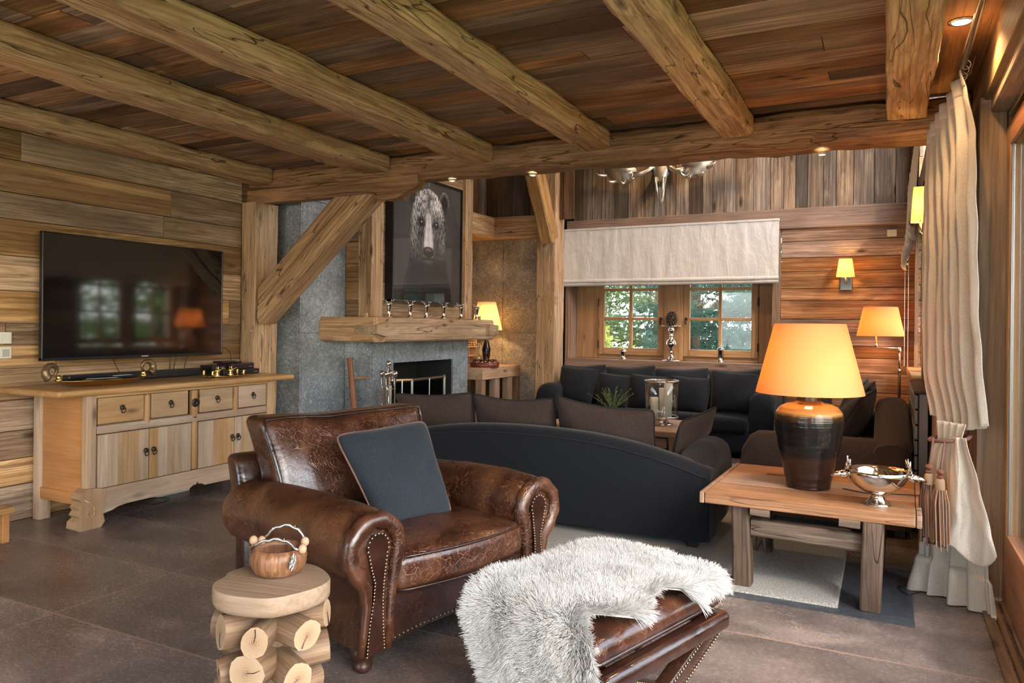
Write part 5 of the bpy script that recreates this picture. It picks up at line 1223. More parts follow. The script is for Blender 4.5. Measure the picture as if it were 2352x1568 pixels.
# ------------------------------------------------------------------ coffee table, vase, plant
r = empty('coffee_table', (-2.15, 6.55, 0), 0, 'low pale wooden coffee table between the sofas, mostly hidden', 'coffee table')
MB().rbox((-.62, -.42, .38), (.62, .42, .43), .01, 2).build('top', M['bench'], r)
for x in (-.56, .56):
    for y in (-.36, .36): MB().rbox((x-.04, y-.04, 0), (x+.04, y+.04, .38), .006).build('leg', M['greyz'], r)
MB().rbox((-.5, -.375, .28), (.5, -.34, .36), .004).build('apron', M['greyx'], r)
def vase():
    c = Vector((-1.80, 6.55, .43)); r = empty('hurricane_vase', c, 0, 'large glass hurricane vase on a silver foot holding three candles', 'vase')
    MB().lathe([(.10, 0), (.105, .008), (.07, .02), (.055, .035), (.07, .05), (.14, .062), (.148, .07), (.05, .072)], n=32).build('foot', M['chrome'], r, smooth=True)
    MB().lathe([(.142, .07), (.145, .39), (.141, .39), (.138, .075)], n=36, cap=False).build('glass_cylinder', M['glass'], r, smooth=True)
    m = MB(); [m.tube([(.147*math.cos(2*math.pi*i/36), .147*math.sin(2*math.pi*i/36), z) for i in range(36)], rr, 7, closed=True) for z, rr in ((.39, .009), (.074, .007))]; m.build('silver_rim', M['chrome'], r, smooth=True)
    for x, y, h, rr, lb in ((-.055, -.02, .17, .036, 'shortest ivory candle at the left in the glass vase'), (.0, .055, .25, .032, 'middle ivory candle at the back in the glass vase'), (.055, -.01, .30, .038, 'tallest ivory candle at the right in the glass vase')):
        k = empty('candle', c+Vector((x, y, .073)), 0, lb, 'candle', 'candles in the glass vase'); k.rotation_euler = (R(-1), R(1.5 if x > 0 else -2), 0)
        MB().lathe([(rr, 0), (rr, h-.004), (rr-.004, h), (rr*.5, h-.006), (.002, h-.010)], n=20).build('wax', M['wax'], k, smooth=True); MB().tube([(0, 0, h-.01), (.001, 0, h+.006)], .0015, 5).build('wick', M['blackm'], k)
vase()
def plant():
    r = empty('heather_plant', (-2.22, 6.42, .43), 0, 'small green sprig plant in a pot on the coffee table behind the sofa cushions', 'plant')
    MB().lathe([(.05, 0), (.075, .12), (.07, .12), (.01, .10)], n=18).build('pot', M['grey'], r, smooth=True)
    rnd = random.Random(3); m = MB(); s = MB()
    for i in range(34):
        a = rnd.uniform(0, 6.28); L = rnd.uniform(.14, .26); tl = rnd.uniform(.2, 1.1); p = Vector((0, 0, .1)); pts = [p]
        for k in range(1, 6): pts.append(p+Vector((math.cos(a)*L*tl*k/5, math.sin(a)*L*tl*k/5, L*(k/5)*(1-.22*tl*k/5))))
        s.tube(pts, .0015, 4)
        for k in range(16):
            t = .25+.75*k/16; q = pts[min(int(t*5), 4)].lerp(pts[min(int(t*5)+1, 5)], t*5 % 1); d = Vector((rnd.uniform(-1, 1), rnd.uniform(-1, 1), rnd.uniform(-.2, 1))).normalized()*.018; n = d.cross(Vector((.3, .5, 1))).normalized()*.004
            m.add([q-n, q+n, q+d+n*.3, q+d-n*.3], [(0, 1, 2, 3)])
    s.build('stems', simple('stem_green', (.12, .16, .05), .7), r); m.build('leaves', simple('sprig_green', (.20, .30, .10), .6), r)
plant()

# ------------------------------------------------------------------ floor lamp, radiator, side blind
r = empty('floor_lamp', (.105, 8.2, 0), 0, 'chrome swing-arm floor lamp with orange shade against the back wall', 'lamp')
MB().lathe([(.13, 0), (.135, .012), (.03, .02), (.015, .03)], n=28).build('base', M['chrome'], r, smooth=True)
MB().tube([(0, 0, .02), (0, 0, .92)], .013, 10).build('pole', M['iron'], r, smooth=True); MB().tube([(0, 0, .9), (0, 0, 1.10)], .009, 10).lathe([(.012, 0), (.02, .01), (.012, .04)], (0, 0, .88), 12).lathe([(.016, 0), (.02, .015), (.016, .05)], (0, 0, 1.08), 12).build('upper_pole', M['chrome'], r, smooth=True)
MB().tube([(0, 0, 1.12), (-.19, 0, 1.12), (-.205, 0, 1.13), (-.205, 0, 1.26)], .008, 8).lathe([(.012, 0), (.018, .01), (.01, .03)], (-.205, 0, 1.13), 10).build('swing_arm', M['chrome'], r, smooth=True)
sh_ = empty('shade_mount', (-.17, 0, 0)); sh_.parent = r
lampshade(sh_, .215, .155, 1.235, 1.52, M['shade']); b = shade_lamp_light('bulb', (-.17, 0, 1.36), 8, (1, .50, .17)); b.parent = r
def radiator():
    r = empty('radiator', (.20, 5.9, 0), 0, 'tall grey-brown panel radiator on the right wall behind the sofa', 'radiator')
    for k in range(8): MB().rbox((-.05, -.62, .14+.095*k), (-.025, .62, .14+.095*k+.088), .006, 2).build('panel', M['greymetal'], r)
    MB().rbox((-.022, -.60, .12), (.03, .60, .90), .004).build('core', M['greymetal'], r); MB().rbox((-.05, -.62, .90), (.04, .62, .915), .003).build('top_grille', M['iron'], r)
    for y in (-.5, .5): MB().rbox((.02, y-.02, .3), (.055, y+.02, .6), .002).build('bracket', M['iron'], r)
radiator()
def sideblind():
    r = empty('roman_blind', (.175, 6.66, 2.30), R(-90), 'cream roman blind with scalloped gathered hem hanging at the right wall window', 'blind')
    W = 1.68
    m = MB(); m.grid(lambda u, v: (-W+2*W*u, -.015+noise.noise(Vector((u*16, v*2, 3)))*.01-.03*v*v, .36-.68*v), 60, 12); m.build('fabric', M['linenw'], r, smooth=True)
    for k in range(4):
        m = MB(); z0 = -.27-.03*k
        def Q(u, v): a = math.pi*v; x = -W+2*W*u; return (x, -.03-.03*math.sin(a)+.008*math.sin(u*40+k), z0-.02*math.sin(u*32+k*1.3)-.03*(1-math.cos(a)))
        m.grid(Q, 70, 7); m.build('fold', M['linenw'], r, smooth=True)
    for dx in (0, .03): m = MB(); [m.ball((-W+.14, -.03+dx, -.35-.013*i), .0042, 4) for i in range(78)]; m.tube([(-W+.14, -.03+dx, -.34), (-W+.14, -.03+dx, -1.36)], .0012, 4); m.build('bead_chain', M['steel'], r)
sideblind()
sconce('wall_lamp', (.240, 4.78, 1.93), R(-90), 'lit yellow wall lamp half hidden by the left edge of the curtain', w0=.066, w1=.050, z0=-.02, z1=.17, e=2)
r0_ = tag(MB().rbox((.236, 4.60, 0), (.384, 4.99, 2.36), .006).build('wall_right_pier', M['postz']), kind='structure')

# ------------------------------------------------------------------ rug and inlay
m = MB(); m.rbox((-3.5, 3.70, .001), (.119, 4.60, .004), 0); tag(m.build('floor_inlay', M['mat']), kind='structure')
def rug():
    m = MB(); m.grid(lambda u, v: (-3.55+3.355*u, 3.76+3.5*v, .020+.004*noise.noise(Vector((u*9, v*9, 0)))+(-.012 if u in (0, 1) or v in (0, 1) else 0)), 110, 110)
    m.box((-3.548, 3.762, .0045), (-.197, 7.258, .012)); return tag(m.build('rug', M['rug'], smooth=True), 'thick grey-beige pile rug under the sofas and the wooden side table', 'rug')
rug()

# ------------------------------------------------------------------ wooden side table
r = empty('low_table', (-.34, 4.25, 0), R(-1.2), 'rustic low wooden table carrying the big lamp and the silver bowl', 'side table')
b = MB()
for k, (y0, y1) in enumerate(((-.46, -.16), (-.157, .15), (.153, .46))): b.rbox((-.47, y0, .415), (.47, y1, .47), .006, 2, .2+.2*k)
b.build('tabletop', M['tbl'], r); MB().rbox((-.495, -.462, .414), (-.472, .462, .471), .005, 2, .5).build('end_board', M['tbl'], r); MB().rbox((.472, -.462, .414), (.495, .462, .471), .005, 2, .7).build('end_board', M['tbl'], r)
for (x, y) in ((-.30, -.39), (.30, -.41), (-.30, .25), (.30, .27)):
    b = MB(); sx_ = .02 if x < 0 else -.0; timber(b, (x-.012*(1 if x > 0 else -1), y, .022 if not (x > 0 and y < 0) else .006), (x, y, .414), .088, .09, amp=.005, ch=.01, up=(0, 1, 0), seed=x*7+y); b.build('leg', M['tblleg'], r)
for y in (-.39, .26): b = MB(); timber(b, (-.25, y, .31), (.25, y+(-.0), .30), .05, .085, amp=.006, ch=.012, seed=y); b.build('stretcher', M['tblrail'], r)
for x in (-.30, .30): b = MB(); timber(b, (x, -.33, .27), (x, .2, .27), .04, .06, amp=.004, ch=.01, seed=x); b.build('side_stretcher', M['tblrail'], r)
for x in (-.20, .20): b = MB(); timber(b, (x-.045, -.452, .40), (x+.045, -.452, .398), .03, .032, amp=.006, ch=.005, seed=x+1, n=8); b.build('corner_block', M['tblrail'], r)
m = MB(); m.rbox((-.27, .17, .4702), (-.17, .18, .4712), 0).rbox((-.27, .20, .4702), (-.17, .21, .4712), 0); m.build('tenon_mark', M['blackm'], r)
def biglamp():
    r = empty('table_lamp', (-.365, 4.19, .471), 0, 'huge table lamp with dark glazed jar base and glowing orange shade', 'lamp')
    prof = [(.100, 0), (.108, .004), (.112, .03), (.128, .10), (.150, .19), (.163, .26), (.170, .30), (.172, .335), (.165, .37), (.145, .395), (.11, .412), (.072, .418), (.062, .425), (.060, .45), (.064, .465), (.074, .472), (.074, .48), (.06, .482)]
    prof = [(a_, b_*1.06) for a_, b_ in prof]
    pp = []
    for i in range(len(prof)-1):
        for k in range(5): t = k/5; z = prof[i][1]+(prof[i+1][1]-prof[i][1])*t; pp.append((prof[i][0]+(prof[i+1][0]-prof[i][0])*t+(.0012*math.sin(z*330) if z < .36 else 0), z))
    pp.append(prof[-1]); MB().lathe(pp, n=56).build('ceramic_jar', M['glaze'], r, smooth=True)
    MB().tube([(0, 0, .48), (0, 0, .84)], .006, 8).lathe([(.02, .60), (.02, .67)], n=12).build('lamp_holder', M['brass'], r)
    s = lampshade(r, .268, .176, .492, .855, M['shade'], 56)
    b = shade_lamp_light('bulb', (0, 0, .68), 9, (1, .47, .16), .04); b.parent = r
biglamp()
def stagbowl():
    r = empty('footed_bowl', (-.035, 3.93, .471), R(8), 'polished silver footed bowl with stag head handles on the wooden table', 'bowl')
    MB().lathe([(.058, 0), (.060, .004), (.052, .01), (.034, .03), (.028, .045), (.032, .052), (.062, .062), (.095, .082), (.120, .110), (.134, .145), (.139, .165), (.135, .166), (.130, .145), (.114, .112), (.09, .086), (.05, .070), (.004, .066)], n=48).build('bowl', M['chrome'], r, smooth=True)
    for s in (-1, 1):
        m = MB(); m.ball((s*.150, 0, .135), .02, 8, (1.3, .9, 1)).tube([(s*.15, 0, .138), (s*.185, 0, .132), (s*.205, -.0, .124)], [.017, .012, .006], 8); [m.tube([(s*.142, q*.015, .148), (s*.138, q*.038, .152)], [.006, .002], 5) for q in (-1, 1)]
        h = m.build('stag_head', M['chrome'], r, smooth=True)
        for q in (-1, 1):
            m = MB(); m.tube([(s*.14, q*.008, .150), (s*.136, q*.022, .175), (s*.128, q*.040, .188), (s*.125, q*.046, .215)], [.006, .006, .007, .003], 6)
            for (yy, zz) in ((.026, .178), (.036, .186)): m.tube([(s*.13, q*yy, zz), (s*.132, q*(yy-.004), zz+.034)], [.005, .002], 5)
            m.build('antler', M['chrome'], h, smooth=True)
stagbowl()
cable('lamp_cord', [(-.20, 4.22, .4745), (-.08, 4.16, .4745), (.02, 4.20, .4745), (.125, 4.22, .476), (.165, 4.23, .46), (.185, 4.25, .3), (.19, 4.26, .15), (.12, 4.30, .012), (.06, 4.22, .010), (.1, 4.12, .010), (.16, 4.2, .010)], 'thin dark lamp cord running over the table edge to the floor', .0028)
tag(MB().rbox((.176, 4.24, .17), (.196, 4.262, .24), .006, 2).build('cord_switch', M['grey']), 'small cord switch hanging beside the wooden table', 'switch')

# ------------------------------------------------------------------ curtain
def curtain():
    r = empty('curtain', (.32, 4.4, 0), 0, 'heavy cream linen curtain tied back at the right side of the room', 'curtain')
    o = Vector((.32, 4.4, 0))
    def key(z, K):
        for i in range(len(K)-1):
            if K[i][0] >= z >= K[i+1][0]:
                t = (K[i][0]-z)/(K[i][0]-K[i+1][0]); t = t*t*(3-2*t)*.5+t*.5; return [a+(b_-a)*t for a, b_ in zip(K[i][1:], K[i+1][1:])]
        return K[-1][1:] if z < K[-1][0] else K[0][1:]
    # z, near edge x,y, far edge x,y, pleat amplitude
    KU = [(2.49, .300, 4.00, .195, 4.72, .022), (2.40, .318, 3.95, .188, 4.71, .026), (2.2, .350, 3.97, .182, 4.68, .036), (1.9, .352, 4.02, .180, 4.62, .044), (1.5, .365, 4.04, .178, 4.58, .048), (1.1, .395, 4.05, .180, 4.52, .046), (.86, .420, 4.05, .21, 4.40, .038), (.72, .34, 4.06, .27, 4.22, .022)]
    def up(u, v):
        zt = 2.49-.13*u; zb = .86-.05*math.sin(u*math.pi)+.02*u+(.0 if u > .25 else 0); z = zt+(zb-zt)*v
        k = key(z, KU); x = k[0]+(k[2]-k[0])*u; y = k[1]+(k[3]-k[1])*u
        d = Vector((k[2]-k[0], k[3]-k[1], 0)).normalized(); n = Vector((-d.y, d.x, 0)); fq = 7
        env = min(1, .35+u*3)*min(1, .35+(1-u)*3)
        p = math.sin(u*2*math.pi*fq+noise.noise(Vector((u*3, z*.9, 1)))*4.5)*k[4]*(.6+.5*noise.noise(Vector((u*5, z*1.2, 4)))+.3)*env
        p += noise.noise(Vector((u*14, z*3, 2)))*.006+noise.noise(Vector((u*4, z*7, 6)))*.006
        return Vector((x, y, z))+n*p-o
    m = MB(); m.grid(lambda u, v: tuple(up(u, v)), 170, 90); dr = m.build('upper_drape', M['linen'], r, smooth=True)
    dr.modifiers.new('s', 'SOLIDIFY').thickness = .004
    # gathered heading
    m = MB()
    def hd(u, v): p = up(u, v*.045); return tuple(p+Vector((-.006, -.004, .012-.012*v)))
    m.grid(hd, 170, 4); m.build('heading_tape', M['linen'], r, smooth=True).modifiers.new('s', 'SOLIDIFY').thickness = .005
    # the fold that hangs over the tie-back
    KO = [(1.05, .36, 4.02, .20, 4.36, .02), (.90, .41, 3.99, .205, 4.30, .022), (.82, .40, 3.98, .215, 4.24, .02), (.74, .33, 3.97, .235, 4.16, .01)]
    def ov(u, v):
        zb = .735+.13*(1-u)**1.1*(1 if u < .9 else 1)-.0; zb = .745+.14*max(0, (.62-u)/.62)**1.2 if u < .62 else .745+.16*((u-.62)/.38); z = 1.05+(zb-1.05)*v
        k = key(z, KO); xx = k[0]+(k[2]-k[0])*u; yy = k[1]+(k[3]-k[1])*u; bul = -.03*math.sin(math.pi*v)
        w_ = noise.noise(Vector((u*9, z*4, 1)))*.012
        return tuple(Vector((xx+bul*.2, yy+bul+w_, z))-o)
    # lower skirt
    KL = [(.78, .315, 4.06, .225, 4.20, .012), (.70, .33, 4.05, .195, 4.24, .016), (.5, .375, 4.00, .165, 4.30, .024), (.32, .425, 3.97, .150, 4.33, .030), (.15, .43, 3.99, .150, 4.32, .036), (.0, .45, 4.0, .115, 4.30, .045)]
    def lo(u, v):
        z = .86+(.004-.86)*v; k = key(z, KL); 
        if z > .78: t = (z-.78)/.08; k = [k[0]+.02*t, k[1], k[2]-.01*t, k[3], k[4]]
        x = k[0]+(k[2]-k[0])*u; y = k[1]+(k[3]-k[1])*u; d = Vector((k[2]-k[0], k[3]-k[1], 0)).normalized(); n = Vector((-d.y, d.x, 0))
        p = math.sin(u*2*math.pi*4.5+.6+z*.8)*k[4]*(.7+.6*noise.noise(Vector((u*4, z*2, 8))))+noise.noise(Vector((u*9, z*6, 2)))*.007
        zz = z if v < .97 else z
        return tuple(Vector((x, y, max(.003, zz)))+n*p-o)
    m = MB(); m.grid(lo, 120, 60); m.build('lower_drape', M['linen'], r, smooth=True).modifiers.new('s', 'SOLIDIFY').thickness = .004
    # white front fold over the skirt, ending above the floor
    KF = [(.80, .325, 4.02, .275, 4.06, .008), (.6, .375, 3.97, .265, 4.03, .010), (.4, .42, 3.94, .255, 4.02, .012), (.26, .45, 3.92, .235, 4.0, .012)]
    def fr(u, v):
        zb = .30-.05*math.sin(u*5)-.05*u; z = .80+(zb-.80)*v; k = key(z, KF); x = k[0]+(k[2]-k[0])*u; y = k[1]+(k[3]-k[1])*u
        return tuple(Vector((x, y-.012*math.sin(u*9+z*2)+noise.noise(Vector((u*7, z*9, 2)))*.008, z))-o)
    m = MB(); m.grid(fr, 50, 50); m.build('lower_front_fold', M['linen'], r, smooth=True).modifiers.new('s', 'SOLIDIFY').thickness = .004
    m = MB(); 
    def hem(u, v): p = Vector(lo(u, .80+.2*v)); return tuple(p+Vector((0.01-.03*u, -.03-.02*math.sin(u*17), 0))*(1 if v > 0 else 0))
    m.grid(hem, 120, 10); m.build('hem_flounce', M['linen'], r, smooth=True)
    # tie-back cord with two tassels
    pts = [(.20+.085*math.cos(a)*1.0+.07, 4.14+.09*math.sin(a), .80-.03*math.sin(a*.5)) for a in [2*math.pi*i/20 for i in range(20)]]
    m = MB(); m.tube([Vector(p)-o for p in pts], .009, 8, closed=True); tb = tag(m.build('tie_back', M['cord']), None)
    tb.parent = r
    tas = []
    for (x, y, z) in ((.178, 3.99, .66), (.222, 3.96, .645)):
        tr = empty('tassel', (x, y, z)); tr['label'] = None if False else ''
        del tr['label']; tr.parent = None
        c1 = simple('tassel_rust', (.15, .05, .025), .8) if 'tassel_rust' not in bpy.data.materials else bpy.data.materials['tassel_rust']; c2 = simple('tassel_dark', (.035, .018, .016), .8) if 'tassel_dark' not in bpy.data.materials else bpy.data.materials['tassel_dark']; c3 = simple('tassel_straw', (.30, .19, .11), .8) if 'tassel_straw' not in bpy.data.materials else bpy.data.materials['tassel_straw']
        MB().ball((0, 0, .0), .017, 7, (1, 1, .8)).ball((0, 0, -.022), .015, 7, (1, 1, .6)).build('knot', c1, tr, smooth=True)
        MB().lathe([(.014, -.03), (.019, -.04), (.022, -.085), (.020, -.09)], n=14).build('binding', c3, tr, smooth=True)
        MB().tube([(0, 0, 0), (.01, .02, .06), (.02, .06, .13)], .005, 7).build('hanging_cord', M['cord'], tr, smooth=True)
        rnd = random.Random(int(x*1000))
        for (nm, mt, q) in (('fringe', c1, 0), ('fringe', c2, 1), ('fringe', c3, 2)):
            m = MB()
            for k in range(16):
                a = 2*math.pi*(k+q/3)/16+rnd.uniform(-.1, .1); rr = .019+rnd.uniform(0, .006); b2 = rr+rnd.uniform(.006, .016); L = rnd.uniform(.21, .27)
                m.tube([(rr*math.cos(a), rr*math.sin(a), -.08), (b2*math.cos(a), b2*math.sin(a), -.14), (b2*math.cos(a+.2)*1.05, b2*math.sin(a+.2)*1.05, -.09-L)], .0034, 5)
            m.build(nm, mt, tr)
        tas.append(tr)
    tag(tas[0], 'rust and brown curtain tassel, the left one beside the table', 'tassel', 'curtain tassels'); tag(tas[1], 'rust and straw curtain tassel, the right one in front of the curtain', 'tassel', 'curtain tassels')
curtain()
r = empty('curtain_rod', (.31, 2.0, 2.52), 0, 'brushed steel curtain rod below the ceiling at the right', 'curtain rod')
MB().tube([(.012, -5.2, 0), (-.014, 2.56, 0)], .014, 14).build('rod', M['steel'], r, smooth=True)
for y in (-2.5, 0, 2.22): MB().tube([(.0, y, 0), (.04, y, .03), (.06, y, .11)], .006, 8).build('bracket', M['steel'], r)
for y in (1.98, 2.06, 2.16, 2.26, 2.36, 2.46): MB().tube([(.0+.018*math.cos(a), y, -.003+.020*math.sin(a)) for a in [2*math.pi*i/14 for i in range(14)]], .0025, 5, closed=True).build('ring', M['steel'], r)

# ------------------------------------------------------------------ spots
def spot(loc, lab, e=22, ang=95, tilt=None):
    r = empty('ceiling_spotlight', loc, 0, lab, 'spotlight', 'recessed ceiling spotlights')
    MB().lathe([(.052, 0), (.052, -.004), (.042, -.008), (.038, .0)], n=28).build('trim_ring', M['steel'], r, smooth=True)
    t = NT('spot_lens'); em = t.n('ShaderNodeEmission'); em.inputs[0].default_value = (1, .78, .48, 1); em.inputs[1].default_value = 14; t.l(em.outputs[0], t.out.inputs[0])
    MB().lathe([(.038, -.001), (.036, -.004), (.001, -.005)], n=20).build('lens', t.m, r)
    l = bpy.data.lights.new('spot_bulb', 'SPOT'); l.energy = e; l.spot_size = R(ang); l.spot_blend = .6; l.color = (1, .62, .30); l.shadow_soft_size = .03; o = bpy.data.objects.new('spot_bulb', l); COL.objects.link(o); o.location = (0, 0, -.02); o.parent = r
for y, lab in ((3.74, 'bright round ceiling spotlight beside the curtain rod'), (2.2, 'ceiling spotlight beside the curtain rod nearer the room entrance'), (.7, 'ceiling spotlight at the rod just behind the viewer')): spot((.272, y, ZC-.006), lab, 22, 130)  # only the first is in view; the other two are added for brightness

for (x, z, lab) in ((-3.02, 2.418, 'tiny recessed light under the cross beam above the bear picture'), (-2.33, 2.405, 'tiny recessed light under the middle of the cross beam'), (-.37, 2.372, 'tiny recessed light under the right part of the cross beam')):
    r = empty('beam_light', (x, 4.93, z), 0, lab, 'spotlight', 'tiny lights under the cross beam'); MB().lathe([(.028, .01), (.028, -.004), (.02, -.006)], n=16, cap=False).build('trim_ring', M['white'], r); MB().lathe([(.02, -.003), (.001, -.004)], n=12).build('lens', bpy.data.materials['spot_lens'], r)
for (x, y, lab) in ((-2.9, 6.2, 'spotlight in the high ceiling over the fireplace seating'), (-1.2, 6.2, 'spotlight in the high ceiling over the coffee table'), (-2.2, 7.9, 'spotlight in the high ceiling near the moose skull')): spot((x, y, 4.344), lab, 42, 120)  # out of view, added to brighten the tall back part
def added_uplighter(loc, lab, e):  # unseen lamp added to lift the walls and ceiling
    r = empty('floor_lamp', loc, 0, lab, 'lamp')
    MB().lathe([(.15, 0), (.155, .012), (.03, .025), (.014, .04), (.014, 1.72), (.03, 1.74)], n=24).build('stand', M['steel'], r, smooth=True)
    MB().lathe([(.03, 1.73), (.12, 1.78), (.19, 1.86), (.186, 1.862), (.115, 1.786), (.01, 1.745)], n=32).build('uplight_bowl', M['steel'], r, smooth=True)
    b = shade_lamp_light('bulb', (0, 0, 1.85), e, (1, .80, .58), .06); b.parent = r
added_uplighter((-4.55, -.4, 0), 'steel uplighter floor lamp by the left wall behind the viewer', 75); added_uplighter((-4.4, -2.8, 0), 'steel uplighter floor lamp in the far left corner behind the viewer', 60)

# ------------------------------------------------------------------ log table with pumpkin bowl
def logtable():
    r = empty('log_table', (-1.588, 1.621, 0), R(10), 'small side table built of stacked split logs under a round tree slice', 'side table')
    n = 40; m = MB(); vs = []; prof = [(0, .500), (.93, .500), (.985, .508), (1.0, .52), (1.0, .55), (.985, .5565), (.0, .5565)]
    def rad(a): return .158*(1+.03*math.sin(a*2+1)+.025*math.sin(a*5+.5)-.07*math.exp(-((a-3.35)/.13)**2)+.02*noise.noise(Vector((math.cos(a)*2, math.sin(a)*2, 0))))
    K = len(prof)
    for k in range(n):
        a = 2*math.pi*k/n; q = rad(a)
        for (p, z) in prof: vs.append((q*max(p, .01)*math.cos(a), q*max(p, .01)*math.sin(a), z))
    m.add(vs, [(k*K+i, ((k+1) % n)*K+i, ((k+1) % n)*K+i+1, k*K+i+1) for k in range(n) for i in range(K-1)])
    m.build('tree_slice_top', M['slab'], r, auto=40)
    rnd = random.Random(4); bark = [wood('split_log_wood', 'x', [(.25, (.17,.10,.058)), (.5, (.28,.18,.11)), (.75, (.37,.255,.17))], tone=.1, knots=.4, contrast=1, stain=.5), wood('dark_log_wood', 'x', [(.25, (.17,.10,.06)), (.5, (.32,.20,.12)), (.75, (.48,.33,.21))], tone=.1, knots=.4, contrast=1, stain=.6)]
    # end grain with rings
    t = NT('log_end_grain'); tc = t.n('ShaderNodeTexCoord'); mp = t.n('ShaderNodeMapping'); t.l(tc.outputs['Object'], mp.inputs[0]); mp.inputs['Scale'].default_value = (0, 1, 1)
    ln = t.n('ShaderNodeVectorMath', operation='LENGTH'); nz = t.n('ShaderNodeTexNoise'); nz.inputs['Scale'].default_value = 22; t.l(mp.outputs[0], nz.inputs[0]); t.l(mp.outputs[0], ln.inputs[0])
    s_ = t.n('ShaderNodeMath', operation='SINE'); t.l(t.math('ADD', t.math('MULTIPLY', ln.outputs['Value'], 900), t.math('MULTIPLY', nz.outputs[0], 9)), s_.inputs[0])
    c = t.ramp(t.math('ADD', t.math('MULTIPLY', ln.outputs['Value'], 14), t.math('MULTIPLY', s_.outputs[0], .09)), [(.0, (.19,.105,.055)), (.25, (.31,.205,.12)), (.7, (.38,.27,.17))]); fn = t.noise(t.coord(), 140, 4, .7); c = t.mix(t.ramp(fn, [(.4, .45), (.55, 0)]), c, (.35,.22,.12)); endm = t.bsdf(c, .6, bump=fn, bs=.4, bd=.003)
    rows = [(.435, [(-70, 0), (-118, .0), (-18, 0), (-165, 0), (60, 0), (150, 0), (20, .0)]), (.335, [(-128, 0), (-80, 0), (-35, 0), (170, 0), (45, 0), (100, 0)]), (.235, [(-105, 0), (-58, 0), (-150, 0), (-10, 0), (70, 0), (130, 0)]), (.135, [(-128, 0), (-80, 0), (-35, 0), (175, 0), (40, 0), (100, 0)]), (.045, [(-105, 0), (-60, 0), (-155, 0), (-12, 0), (70, 0), (130, 0)])]
    for (z, lst) in rows:
        for (deg, _) in lst:
            rr = rnd.uniform(.040, .052); a = R(deg+rnd.uniform(-5, 5)); tilt = rnd.uniform(-.12, .12)
            zc = z+rnd.uniform(-.006, .008); 
            if z > .4: zc = min(zc, .499-rr*1.03)
            if z < .08: zc = rr+.004; tilt = 0
            lr = empty('log', (0, 0, 0)); bpy.data.objects.remove(lr)
            m = MB(); x0, x1 = .035, rnd.uniform(.148, .162); kk = 14; sq = rnd.uniform(.82, 1.05); ph = rnd.uniform(0, 6)
            def rf(b_): q = 1+.06*math.sin(b_*2+ph)+.03*math.sin(b_*5+ph); return rr*q*(sq if math.sin(b_+ph) > .55 else 1)
            vs = [];
            for i in range(6):
                x = x0+(x1-x0)*i/5; rk = 1 if i < 5 else .975; 
                for k in range(kk): b_ = 2*math.pi*k/kk; vs.append((x+(.0 if i < 5 else .004*math.cos(b_)), rf(b_)*rk*math.cos(b_), rf(b_)*rk*math.sin(b_)))
            m.add(vs, [(i*kk+k, (i+1)*kk+k, (i+1)*kk+(k+1) % kk, i*kk+(k+1) % kk) for i in range(5) for k in range(kk)]+[tuple(range(kk))])
            lo_ = m.build('log', rnd.choice(bark), r, auto=50); lo_.matrix_local = Matrix.Translation((0, 0, zc)) @ Matrix.Rotation(a, 4, 'Z') @ Matrix.Rotation(tilt, 4, 'Y')
            m = MB(); m.add([vs[5*kk+k] for k in range(kk)]+[(x1+.001, 0, 0)], [(k, (k+1) % kk, kk) for k in range(kk)]); m.build('cut_end', endm, lo_)
            ck = rnd.uniform(0, 6); MB().tube([(x1+.0015, 0, 0), (x1+.0025, rr*.45*math.cos(ck), rr*.45*math.sin(ck)), (x1+.002, rr*.85*math.cos(ck+.15), rr*.85*math.sin(ck+.15))], [.0008, .0013, .0018], 4).build('crack', M['iron'], lo_)
    MB().lathe([(.05, .01), (.05, .50)], n=12).build('core', bark[1], r)
logtable()
